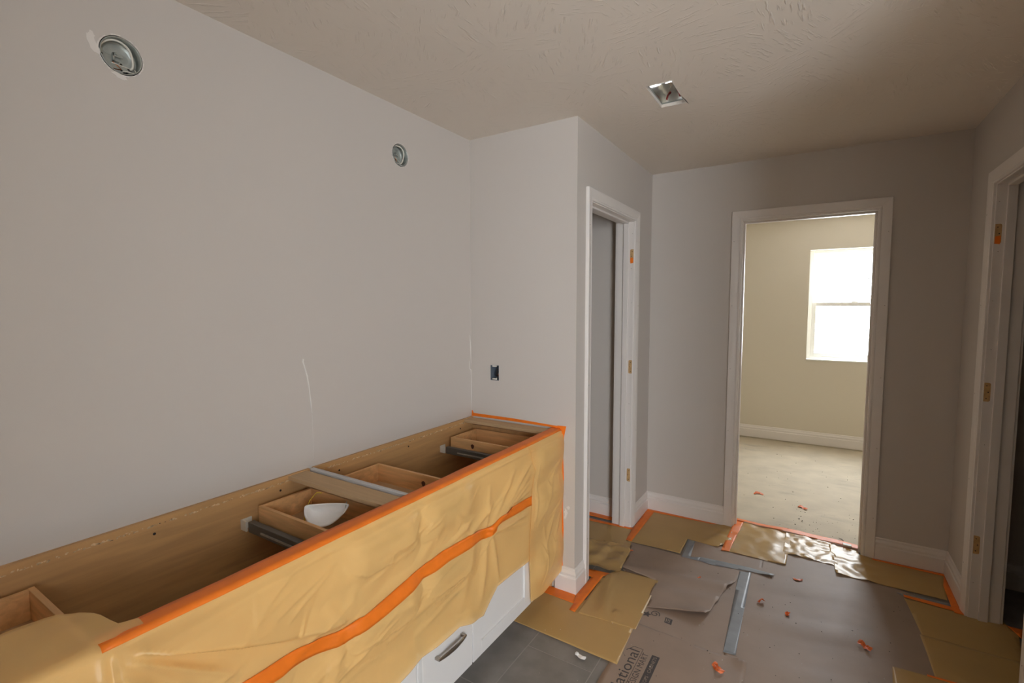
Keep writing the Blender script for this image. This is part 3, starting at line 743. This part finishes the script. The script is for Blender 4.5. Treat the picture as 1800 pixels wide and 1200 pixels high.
# outlet box in the return wall
ob = empty('outlet_box', (.163, YR, 1.135), label='open blue-grey outlet box with cut wires in the return wall', cat='outlet box')
hw, hh = .029, .043
mb = MB().box(-hw, -hw+.003, .001, .06, -hh, hh).box(hw-.003, hw, .001, .06, -hh, hh).box(-hw+.003, hw-.003, .001, .06, -hh, -hh+.003).box(-hw+.003, hw-.003, .001, .06, hh-.003, hh).box(-hw+.003, hw-.003, .057, .06, -hh+.003, hh-.003)
obj('box_shell', mb, 'bluebox', ob)
for z, s_ in ((hh-.006, 1), (-hh+.008, -1)):
    obj('screw_tab', MB().box(-.016, .014, -.001, .004, z-.003, z+.004), 'plastic', ob, bevel=.001)
for dx in (0, .009):
    obj('black_wire', MB().tube([(-.006+dx, .05, -.026), (-.002+dx, .012, -.018), (.010+dx, .006, .004), (.017+dx, .010, .020)], .0024, 8), 'wireb', ob, smooth=True)
obj('ground_wire', MB().tube([(.008, .05, -.030), (.014, .012, -.020), (.020, .008, -.006)], .0016, 6), 'copper', ob, smooth=True)
obj('white_wire', MB().tube([(-.012, .05, -.036), (0, .008, -.034), (.012, .006, -.030)], .0022, 6), 'wirew', ob, smooth=True)

# duct boot in the ceiling
bt = empty('duct_boot', ((hx0+hx1)/2, (hy0+hy1)/2, H), label='open metal duct boot in the ceiling with a torn edge', cat='duct boot')
ax, ay = (hx1-hx0)/2, (hy1-hy0)/2
def quad(p): 
    m_ = MB(); m_.v = list(p); m_.f = [(0,1,2,3)]; return m_
bx, by = ax-.004, ay-.004; b0, bt_ = .016, .105
for q in ([(-bx,-by,b0),(bx,-by,b0),(bx,-by,.060),(-bx,-by,.060)], [(-bx,-by,b0),(-bx,by,b0),(-bx,by,bt_),(-bx,-by,.060)], [(bx,-by,b0),(bx,by,b0),(bx,by,bt_),(bx,-by,.060)], [(-bx,by,b0),(bx,by,b0),(bx,by,bt_),(-bx,by,bt_)]):
    o = obj('boot_wall', quad(q), 'foil', bt); o.modifiers.new('thick', 'SOLIDIFY').thickness = .0008
o = obj('boot_top', MB().loft([[(-bx,-by,.060),(.0,-by,.068),(bx,-by,.060)],[(-bx,.02,.085),(.0,.02,.098),(bx,.02,.085)],[(-bx,by,bt_),(.0,by,bt_+.004),(bx,by,bt_)]], closed=False), 'foil', bt); o.modifiers.new('thick', 'SOLIDIFY').thickness = .0008
obj('boot_lip', MB().box(-ax, ax, -ay, -by, b0-.002, b0+.002).box(-ax, ax, by, ay, b0-.002, b0+.002).box(-ax, -bx, -by, by, b0-.002, b0+.002).box(bx, ax, -by, by, b0-.002, b0+.002), 'steel', bt)
obj('red_reflection', MB().tube([(-.030, by-.004, .030), (-.024, by-.004, .052), (-.012, by-.005, .060)], .0035, 6), 'reflred', bt, smooth=True)  # red floor reflection on the boot's far wall, built as coloured tubes
obj('red_reflection', MB().tube([(.016, by-.004, .064), (.026, by-.004, .046), (.030, by-.005, .032)], .003, 6), 'reflred', bt, smooth=True)
obj('loose_strap', MB().tube([(-.026, by-.006, .050), (-.014, by-.02, .066), (-.004, by-.03, .075)], .0012, 6), 'plastic', bt)
random.seed(12); mb = MB()
for k in range(60):
    side = random.randint(0, 3); t = random.uniform(-1, 1); d = random.uniform(.002, .006); ln = random.uniform(.004, .012)
    if side == 0: q = [(-ax-d, t*ay, -.0002), (-ax, t*ay, -.0002), (-ax, t*ay+ln, -.0002), (-ax-d*.6, t*ay+ln, -.0002)]
    elif side == 1: q = [(ax+d, t*ay, -.0002), (ax, t*ay, -.0002), (ax, t*ay+ln, -.0002), (ax+d*.6, t*ay+ln, -.0002)]
    elif side == 2: q = [(t*ax, -ay-d, -.0002), (t*ax, -ay, -.0002), (t*ax+ln, -ay, -.0002), (t*ax+ln, -ay-d*.6, -.0002)]
    else: q = [(t*ax, ay+d, -.0002), (t*ax, ay, -.0002), (t*ax+ln, ay, -.0002), (t*ax+ln, ay+d*.6, -.0002)]
    mb.poly(q, (0, 0, -random.uniform(.0005, .002)))
o = obj('torn_edge', mb, 'mud', bt); o['kind'] = 'stuff'
obj('paper_sliver', MB().poly([(ax+.001, .03, -.0005), (ax+.010, .10, -.002), (ax+.014, .135, -.006), (ax+.009, .12, -.004)], (0, 0, -.0006)), 'hole', bt)

# ------------------------------------------------------------------ floor coverings
def wave(x, y):
    s = .0
    s += .006*max(0, math.sin((y-.12*x)*17+1.3*math.sin(x*2.3)))*max(0, noise.noise(Vector((x*1.3, y*1.3, 5)))+.35)
    s += .0025*(noise.noise(Vector((x*4, y*4, 2)))+.6)
    near = min(abs(y-YF), abs(x-XC) if y > YR else 9, abs(x-XR))
    edge = min(1, max(0, near-.04)/.10)
    return s*edge*(.3+.7*min(1, max(0, (x-.70)/.16)))
def sheet(name, poly, lvl, m_, label, cat, group, step=.02, extra=None, th=.0003, jag=0, seed=0):
    rnd = random.Random(seed+len(label))
    if jag:      # torn edges
        out = []
        for i, (a, b) in enumerate(poly):
            c, d = poly[(i+1) % len(poly)]; L_ = math.hypot(c-a, d-b); k = max(1, int(L_/.03))
            for j in range(k):
                t = j/k; ja = 0 if j == 0 else rnd.uniform(-jag, jag)
                out.append((a+(c-a)*t-(d-b)/L_*ja, b+(d-b)*t+(c-a)/L_*ja))
        poly = out
    bm = bmesh.new(); vs = [bm.verts.new((x, y, 0)) for x, y in poly]; bm.faces.new(vs)
    xs = [p[0] for p in poly]; ys = [p[1] for p in poly]
    for ax_, lo, hi in ((0, min(xs), max(xs)), (1, min(ys), max(ys))):
        k = math.ceil(lo/step)*step+.0003
        while k < hi:
            co = [0,0,0]; no = [0,0,0]; co[ax_] = k; no[ax_] = 1
            bmesh.ops.bisect_plane(bm, geom=bm.verts[:]+bm.edges[:]+bm.faces[:], plane_co=co, plane_no=no); k += step
    bmesh.ops.triangulate(bm, faces=[f for f in bm.faces if len(f.verts) > 4])
    for v in bm.verts:
        x, y = v.co.x, v.co.y
        v.co.z = .0008+lvl*.0004+wave(x, y)+(extra(x, y) if extra else 0)
    bmesh.ops.recalc_face_normals(bm, faces=bm.faces)
    if sum(f.normal.z for f in bm.faces) < 0: bmesh.ops.reverse_faces(bm, faces=bm.faces)
    me = bpy.data.meshes.new(name); bm.to_mesh(me); bm.free()
    o = obj(name, me, m_, smooth=True, label=label, cat=cat, group=group)
    sd = o.modifiers.new('thick', 'SOLIDIFY'); sd.thickness = th; sd.offset = -1
    return o
PG = 'brown paper sheets on the floor'; FG = 'yellow film pieces on the floor'; TG = 'orange masking tape strips'; BG = 'grey-blue tape strips'
p_main = sheet('floor_paper', [(1.0,2.10),(1.43,2.10),(1.43,2.95),(.80,2.95),(.80,2.62),(1.0,2.40)], 1, 'paper', 'brown paper with the printed star under the torn flap', 'floor paper', PG)
p_right = sheet('floor_paper', [(1.405,.9),(2.30,.9),(2.325,3.12),(2.12,3.20),(2.0,3.25),(1.82,3.32),(1.60,3.32),(1.405,3.10)], 2, 'paper', 'largest brown paper sheet, between blue tape and right doorway', 'floor paper', PG)
curl = lambda x, y: .020*max(0, 1-math.hypot(x-1.495, y-2.175)/.07)**1.5
p_text = sheet('floor_paper', [(1.0,.9),(1.515,.9),(1.497,2.165),(1.455,2.192),(1.36,2.176),(1.0,2.195)], 3, 'paper', 'brown paper sheet with printed lettering at the bottom of the picture', 'floor paper', PG, extra=curl, jag=.002)
p_strip = sheet('floor_paper', [(1.036,3.193),(1.25,3.20),(1.48,3.22),(1.48,2.97),(1.43,2.963),(1.05,2.935)], 5, 'paper', 'small brown paper strip with blue tape near the bedroom threshold', 'floor paper', PG, jag=.002)
def flap(x, y):
    # a wave across the sheet, then the front edge lifting towards the free corner
    d = (y-2.36-.16*(x-1.0))
    yr = 2.63+.19*(x-.8)
    h = .014*math.exp(-((y-yr)/.045)**2)+.007*math.exp(-((y-yr+.16)/.05)**2)
    k = max(0, min(1, (x-1.0)/.28))
    return h+max(0, 1-max(0, d)/.12)**2*.030*k**1.2
sheet('floor_paper', [(.741,2.956),(1.04,2.965),(1.40,2.962),(1.365,2.80),(1.338,2.73),(1.290,2.40),(1.15,2.374),(1.015,2.335),(1.0,2.60),(.79,2.618)], 4, 'paper', 'torn brown paper flap with its front edge lifted off the floor', 'floor paper', PG, step=.022, extra=flap, jag=.004, th=.0008)
# yellow film
def crumple(a, sx=16, seed=0, base=.6):
    return lambda x, y: a*max(0, noise.noise(Vector((x*sx, y*sx, seed)))+base*.5+.5*abs(noise.noise(Vector((x*sx*2.1, y*sx*2.1, seed+9)))))
sheet('floor_film', [(.49,1.895),(.49,2.236),(.66,2.236),(.70,2.20),(.76,2.25),(1.0,2.25),(1.018,2.15),(1.034,1.881)], 6, 'film_floor', 'yellow film wedge beside the vanity end on the grey tile', 'floor film', FG)
def tent(x, y):
    t = (x-.80)*.55-(y-2.30)*.84
    return .012*math.exp(-((x-.80+.25*(y-2.4))/.035)**2)*max(0, min(1, (2.60-y)/.1))*max(0, min(1, (y-2.11)/.1))+.014*math.exp(-(((x-.915)*.8+(y-2.20)*.2)/.007)**2)*max(0, 1-abs(y-2.20)/.05)
sheet('floor_film', [(.745,2.111),(1.031,2.14),(1.009,2.609),(.79,2.595),(.735,2.464)], 8, 'film_floor', 'square yellow film piece outside the closet doorway', 'floor film', FG, step=.016, extra=tent)
sheet('floor_film', [(.48,2.48),(.656,2.528),(.802,2.572),(.775,2.83),(.74,2.90),(.60,2.87),(.48,2.83)], 9, 'film_floor', 'crumpled yellow film on the closet threshold', 'floor film', FG, step=.014, extra=crumple(.024, 11, 3))
sheet('floor_film', [(.20,3.10),(.693,3.138),(.705,2.96),(.741,2.956),(.761,2.828),(.20,2.80)], 7, 'film_floor', 'flat yellow film on the closet floor behind the crumpled piece', 'floor film', FG)
sheet('floor_film', [(.72,2.957),(.72,3.505),(1.26,3.515),(1.28,3.30),(1.222,3.17),(1.036,3.19),(1.038,2.974)], 7, 'film_floor', 'yellow film at the far wall between closet and bedroom doorways', 'floor film', FG, step=.018, extra=lambda x, y: crumple(.012, 14, 5)(x, y)*max(0, min(1, (x-1.10)/.1)))
sheet('floor_film', [(1.268,3.640),(1.605,3.640),(1.593,3.152),(1.261,3.146)], 8, 'film_floor', 'left glossy film piece on the bedroom threshold', 'floor film', FG, step=.014, extra=crumple(.006, 13, 1))
sheet('floor_film', [(1.57,3.632),(1.605,3.635),(1.83,3.60),(1.85,3.301),(1.57,3.304)], 7, 'film_floor', 'middle glossy film piece on the bedroom threshold', 'floor film', FG, step=.013, extra=crumple(.009, 24, 2))
sheet('floor_film', [(1.807,3.589),(1.955,3.575),(1.962,3.518),(2.351,3.515),(2.312,3.204),(1.993,3.201),(1.838,3.196)], 9, 'film_floor', 'long yellow film piece from the threshold to the far right corner', 'floor film', FG, step=.014, extra=lambda x, y: crumple(.009, 17, 6)(x, y)*max(0, min(1, (2.06-x)/.1)))
sheet('floor_film', [(2.128,3.117),(2.50,3.117),(2.528,3.02),(2.48,2.785),(2.155,2.785)], 6, 'film_floor', 'yellow film just outside the right doorway', 'floor film', FG)
sheet('floor_film', [(2.147,2.80),(2.48,2.80),(2.48,2.40),(2.36,2.10),(2.17,2.10),(2.155,2.45)], 8, 'film_floor', 'yellow film in front of the right doorway, nearest the casing', 'floor film', FG)
sheet('floor_film', [(2.014,2.478),(2.188,2.494),(2.34,2.50),(2.34,2.0),(1.97,2.0)], 10, 'film_floor', 'yellow film corner at the bottom right of the floor', 'floor film', FG)
# orange tape on the floor
def ft(poly, lvl, label, m_='orange', group=TG, nm='masking_tape', extra=None, step=.02): return sheet(nm, poly, lvl, m_, label, 'tape', group, step=step, th=.0003, extra=extra)
ft([(.49,2.176),(.700,2.170),(.677,2.2435),(.49,2.2435)], 11, 'orange tape along the baseboard at the vanity end')
ft([(.703,2.112),(.735,2.108),(.735,2.49),(.805,2.512),(.80,2.541),(.58,2.505),(.58,2.445),(.682,2.445),(.680,2.24),(.700,2.170)], 12, 'orange tape beside the closet casing with a stub pointing right')
ft([(.25,3.185),(.53,3.185),(.545,3.243),(.25,3.243)], 10, 'orange tape along the baseboard inside the closet')
ft([(.25,3.095),(.70,3.128),(.70,3.16),(.25,3.135)], 10, 'orange tape across the closet floor')
ft([(.701,2.965),(.737,2.965),(.735,3.518),(.678,3.518),(.684,3.20),(.684,3.14)], 11, 'orange tape running from closet casing to far wall')
ft([(.68,3.480),(.84,3.486),(1.05,3.497),(1.256,3.508),(1.256,3.5195),(.68,3.5195)], 12, 'orange tape along the far wall baseboard')
ft([(1.258,3.650),(1.315,3.650),(1.290,3.150),(1.245,3.136)], 13, 'orange tape strip across the left glossy film piece', extra=lambda x, y: crumple(.006, 13, 1)(x, y)+.001, step=.014)
ft([(1.268,3.666),(1.638,3.676),(1.966,3.645),(1.966,3.59),(1.64,3.622),(1.268,3.640)], 12, 'orange tape along the bedroom threshold', extra=lambda x, y: .007+.002*math.sin(x*21), step=.014)
ft([(1.972,3.516),(2.349,3.516),(2.349,3.487),(1.972,3.497)], 13, 'orange tape along the baseboard right of the bedroom doorway')
ft([(2.349,3.516),(2.349,3.15),(2.36,3.09),(2.32,3.09),(2.316,3.14),(2.322,3.36)], 12, 'orange tape along the right wall baseboard')
ft([(2.129,3.123),(2.128,3.150),(2.33,3.146),(2.50,3.083),(2.56,3.083),(2.53,2.99),(2.504,3.085)], 11, 'orange tape at the right doorway jamb')
ft([(2.128,2.496),(2.30,2.505),(2.30,2.492),(2.128,2.484)], 13, 'thin orange tape line at the bottom right film corner')
# grey-blue tape
ft([(1.372,2.945),(1.432,2.965),(1.449,2.205),(1.400,2.198)], 6, 'long grey-blue tape joining two brown paper sheets', 'bluetape', BG, 'seam_tape')
ft([(1.150,2.945),(1.152,2.995),(1.425,3.016),(1.47,3.012),(1.545,3.003),(1.535,2.972),(1.43,2.97),(1.223,2.935)], 8, 'grey-blue tape on the paper strip near the threshold, one end curled', 'bluetape', BG, 'seam_tape', extra=lambda x, y: .012*max(0, (x-1.46)/.08)*max(0, (3.02-y)/.05))
ft([(1.040,3.18),(1.085,3.18),(1.10,2.965),(1.155,2.99),(1.15,2.943),(1.052,2.937)], 8, 'grey-blue tape folded round the left end of the paper strip', 'bluetape', BG, 'seam_tape')
ft([(2.10,3.155),(2.212,3.172),(2.335,3.178),(2.335,3.135),(2.12,3.135)], 8, 'short grey-blue tape near the right doorway', 'bluetape', BG, 'seam_tape')

# print on the paper
def ink_mesh(verts, faces): 
    m_ = MB(); m_.v = verts; m_.f = faces; return m_
def text_mesh(s):
    cu = bpy.data.curves.new('t', 'FONT'); cu.body = s; cu.resolution_u = 3
    o = bpy.data.objects.new('t', cu); COL.objects.link(o); dg = bpy.context.evaluated_depsgraph_get(); dg.update()
    me = bpy.data.meshes.new_from_object(o.evaluated_get(dg)); bpy.data.objects.remove(o); return me
def print_text(s, y_end, length, x_base, cap, par, m_='ink', lv=0, shear=0, nm='printed_lettering'):
    me = text_mesh(s); xs = [v.co.x for v in me.vertices]; x0, x1 = min(xs), max(xs); hcap = .70
    bm = bmesh.new(); bm.from_mesh(me)
    for v in bm.verts:
        u = (v.co.x-x0)/(x1-x0)*length; h_ = v.co.y/hcap*cap
        X = x_base-h_; Y = y_end-length+u+shear*h_
        v.co = (X, Y, .0008+3*.0004+wave(X, Y)+curl(X, Y)+.0004+lv)
    bmesh.ops.recalc_face_normals(bm, faces=bm.faces)
    if sum(f.normal.z for f in bm.faces) < 0: bmesh.ops.reverse_faces(bm, faces=bm.faces)
    bm.to_mesh(me); bm.free(); return obj(nm, me, m_, par)
def print_poly(pts, par, m_='ink', lv=0, lvl=3, nm='printed_mark'):
    z = lambda x, y: .0008+lvl*.0004+wave(x, y)+.0004+lv
    bm = bmesh.new(); f = bm.faces.new([bm.verts.new((x, y, 0)) for x, y in pts])
    xs = [p[0] for p in pts]; ys = [p[1] for p in pts]
    for ax_, lo, hi in ((0, min(xs), max(xs)), (1, min(ys), max(ys))):
        k = lo+.02
        while k < hi:
            co = [0,0,0]; no = [0,0,0]; co[ax_] = k; no[ax_] = 1
            bmesh.ops.bisect_plane(bm, geom=bm.verts[:]+bm.edges[:]+bm.faces[:], plane_co=co, plane_no=no); k += .02
    for v in bm.verts: v.co.z = z(v.co.x, v.co.y)
    bmesh.ops.recalc_face_normals(bm, faces=bm.faces)
    if sum(q.normal.z for q in bm.faces) < 0: bmesh.ops.reverse_faces(bm, faces=bm.faces)
    me = bpy.data.meshes.new(nm); bm.to_mesh(me); bm.free(); return obj(nm, me, m_, par)
print_text('National', 2.010, .285, 1.092, .047, p_text)
print_text('DESIGN MART', 2.012, .232, 1.130, .025, p_text)
print_poly([(1.099,2.030),(1.101,2.030),(1.101,1.70),(1.099,1.70)], p_text)
print_poly([(1.143,2.018),(1.176,2.018),(1.176,1.66),(1.143,1.66)], p_text)
print_text('COUNTERTOPS \u00b7 CABINETS', 2.010, .29, 1.166, .014, p_text, 'inkpaper', .0004)
print_poly([(1.035,1.992),(1.037,1.994),(1.060,2.030),(1.101,2.031),(1.101,2.029),(1.061,2.027),(1.039,1.991)], p_text)
print_poly([(1.026,1.972),(1.024,1.974),(1.045,1.948),(1.047,1.949)], p_text)
st = []
for k in range(10):
    a = math.pi/2+k*math.pi/5; r = .023 if k % 2 == 0 else .0105
    st.append((1.040+math.cos(a)*r*1.0, 2.287+math.sin(a)*r*1.15))
print_poly(st, p_main, lvl=1, nm='printed_star')
sw = []
for k in range(34):
    a = -2.0+k*.26; r = .006+.00052*k; sw.append((1.073+math.cos(a)*r*1.0, 2.308-math.sin(a)*r*1.1))
mb = MB(); z0 = .0008+1.1*.0004+wave(1.07, 2.31)+.0012
for i in range(len(sw)-1):
    (a, b), (c, d) = sw[i], sw[i+1]; L_ = math.hypot(c-a, d-b); nx, ny = -(d-b)/L_*.0021, (c-a)/L_*.0021; k_ = len(mb.v)
    mb.v += [(a+nx, b+ny, z0), (c+nx, d+ny, z0), (c-nx, d-ny, z0), (a-nx, b-ny, z0)]; mb.f.append((k_, k_+1, k_+2, k_+3))
obj('printed_swirl', mb, 'ink', p_main)
print_poly([(1.124,2.312),(1.158,2.308),(1.162,2.264),(1.128,2.268)], p_main, lvl=1)
for q in ([(1.130,2.304),(1.134,2.304),(1.136,2.276),(1.132,2.276)], [(1.139,2.304),(1.142,2.304),(1.143,2.286),(1.140,2.286)], [(1.146,2.303),(1.149,2.303),(1.151,2.272),(1.148,2.272)], [(1.139,2.281),(1.146,2.280),(1.146,2.276),(1.139,2.277)]):
    print_poly(q, p_main, 'inkpaper', .0004, 1)

# scraps of tape
def floor_z(x, y, lvl=4): return .0008+lvl*.0004+(wave(x, y) if y < YF else 0)
def scrap(x, y, s, rot, seed, label, m_='scrap', lvl=5, tall=.6, nm='tape_scrap'):
    rnd = random.Random(seed); n, k = 7, 4; mb = MB()
    fold = rnd.uniform(.6, 1.4)
    for i in range(n):
        for j in range(k):
            u = (i/(n-1)-.5)*s*2; v = (j/(k-1)-.5)*s*.9
            zz = tall*s*(abs(math.sin(u/s*2.2*fold+seed))*.55+rnd.uniform(0, .35)*(1 if 0 < i < n-1 else .4))*(.4+.6*abs(math.cos(v/s*2+seed*.7)))
            u2_ = u*(1-.25*abs(v)/s)+rnd.uniform(-.08, .08)*s; v2_ = v+.35*s*math.sin(u/s*2+seed)+rnd.uniform(-.06, .06)*s
            mb.v.append((u2_*math.cos(rot)-v2_*math.sin(rot), u2_*math.sin(rot)+v2_*math.cos(rot), zz))
    zmin = min(v[2] for v in mb.v); mb.v = [(a, b, c-zmin+.0008) for a, b, c in mb.v]
    for i in range(n-1):
        for j in range(k-1): mb.f.append((i*k+j, (i+1)*k+j, (i+1)*k+j+1, i*k+j+1))
    o = obj(nm, mb, m_, label=label, cat='tape scrap', group='scraps of tape on the floor' if m_ == 'scrap' else None)
    o.location = (x, y, floor_z(x, y, lvl) if y < YF else .0005)
    o.modifiers.new('thick', 'SOLIDIFY').thickness = .0006; return o
scrap(1.506, 2.683, .019, .4, 1, 'crumpled orange tape ball right of the blue tape', tall=1.3)
scrap(1.627, 2.640, .016, 1.6, 2, 'crumpled orange tape twist in the middle of the paper', tall=1.3)
scrap(1.926, 2.556, .028, -.3, 3, 'flat orange tape scrap near the dark right side of the paper', tall=.8)
scrap(1.399, 2.077, .030, -.5, 4, 'curled orange tape scrap by the lower end of the blue tape', tall=.7)
scrap(1.656, 3.019, .024, .1, 5, 'pinkish orange tape scrap below the threshold film', tall=.35)
scrap(1.194, 2.744, .013, .8, 6, 'small orange tape bit on the paper flap', lvl=18, tall=.8)
scrap(.775, 2.842, .014, .5, 7, 'orange tape bit beside the crumpled closet film', lvl=9, tall=.3)
scrap(1.345, 4.282, .036, .3, 8, 'left orange tape scrap on the bedroom floor', tall=.5)
scrap(1.655, 4.149, .034, -.2, 9, 'right orange tape scrap on the bedroom floor', tall=.5)
scrap(.882, 1.847, .026, .2, 10, 'torn white paper scrap on the grey tile', 'mask', 0, .35, 'paper_scrap')
obj('plastic_clip', MB().box(-.022, .022, -.016, .016, 0, .008), 'plastic', bevel=.002, label='small white plastic clip on the threshold tape', cat='clip').location = (1.905, 3.592, .018)
sp = obj('wood_splinter', MB().tube([(-.022, 0, .003), (0, .002, .004), (.024, -.003, .003)], [.001, .0028, .0012], 5), 'dust', label='dark wood splinter on the bedroom floor near the threshold', cat='splinter'); sp.location = (1.880, 3.705, .0005); sp.rotation_euler = (0, 0, -.9)
# loose specks
def specks(name, label, n, region, m_, seed, zf, smin=.0012, smax=.004):
    rnd = random.Random(seed); mb = MB()
    for k in range(n):
        x, y = region(rnd); s_ = rnd.uniform(smin, smax)*rnd.choice((.6, 1, 1)); z = zf(x, y); a = rnd.uniform(0, 6.28); b = len(mb.v)
        P = [(math.cos(a+q*2.09)*s_*rnd.uniform(.6, 1.3), math.sin(a+q*2.09)*s_*rnd.uniform(.6, 1.3)) for q in range(3)]
        mb.v += [(x+u, y+v, z) for u, v in P]+[(x, y, z+s_*.8)]
        mb.f += [(b, b+1, b+2), (b, b+1, b+3), (b+1, b+2, b+3), (b+2, b, b+3)]
    return obj(name, mb, m_, kind='stuff', label=label, cat='debris')
specks('floor_debris', 'dark specks of debris scattered over the brown paper', 130, lambda r: (r.uniform(1.05, 2.1), r.uniform(1.6, 3.1)), 'dust', 21, lambda x, y: floor_z(x, y, 5))
specks('bedroom_debris', 'dark specks of debris on the bedroom subfloor', 120, lambda r: (r.gauss(1.72, .16), r.gauss(3.92, .13)) if r.random() < .5 else (r.uniform(1.0, 2.2), r.uniform(3.75, 5.6)), 'dust', 22, lambda x, y: .0003 if y > 3.7 else .03, .0015, .006)
specks('plaster_crumbs', 'pale plaster crumbs on tile and paper', 60, lambda r: (r.uniform(.62, 2.0), r.uniform(1.4, 2.7)), 'mud', 23, lambda x, y: floor_z(x, y, 5), .0012, .0035)
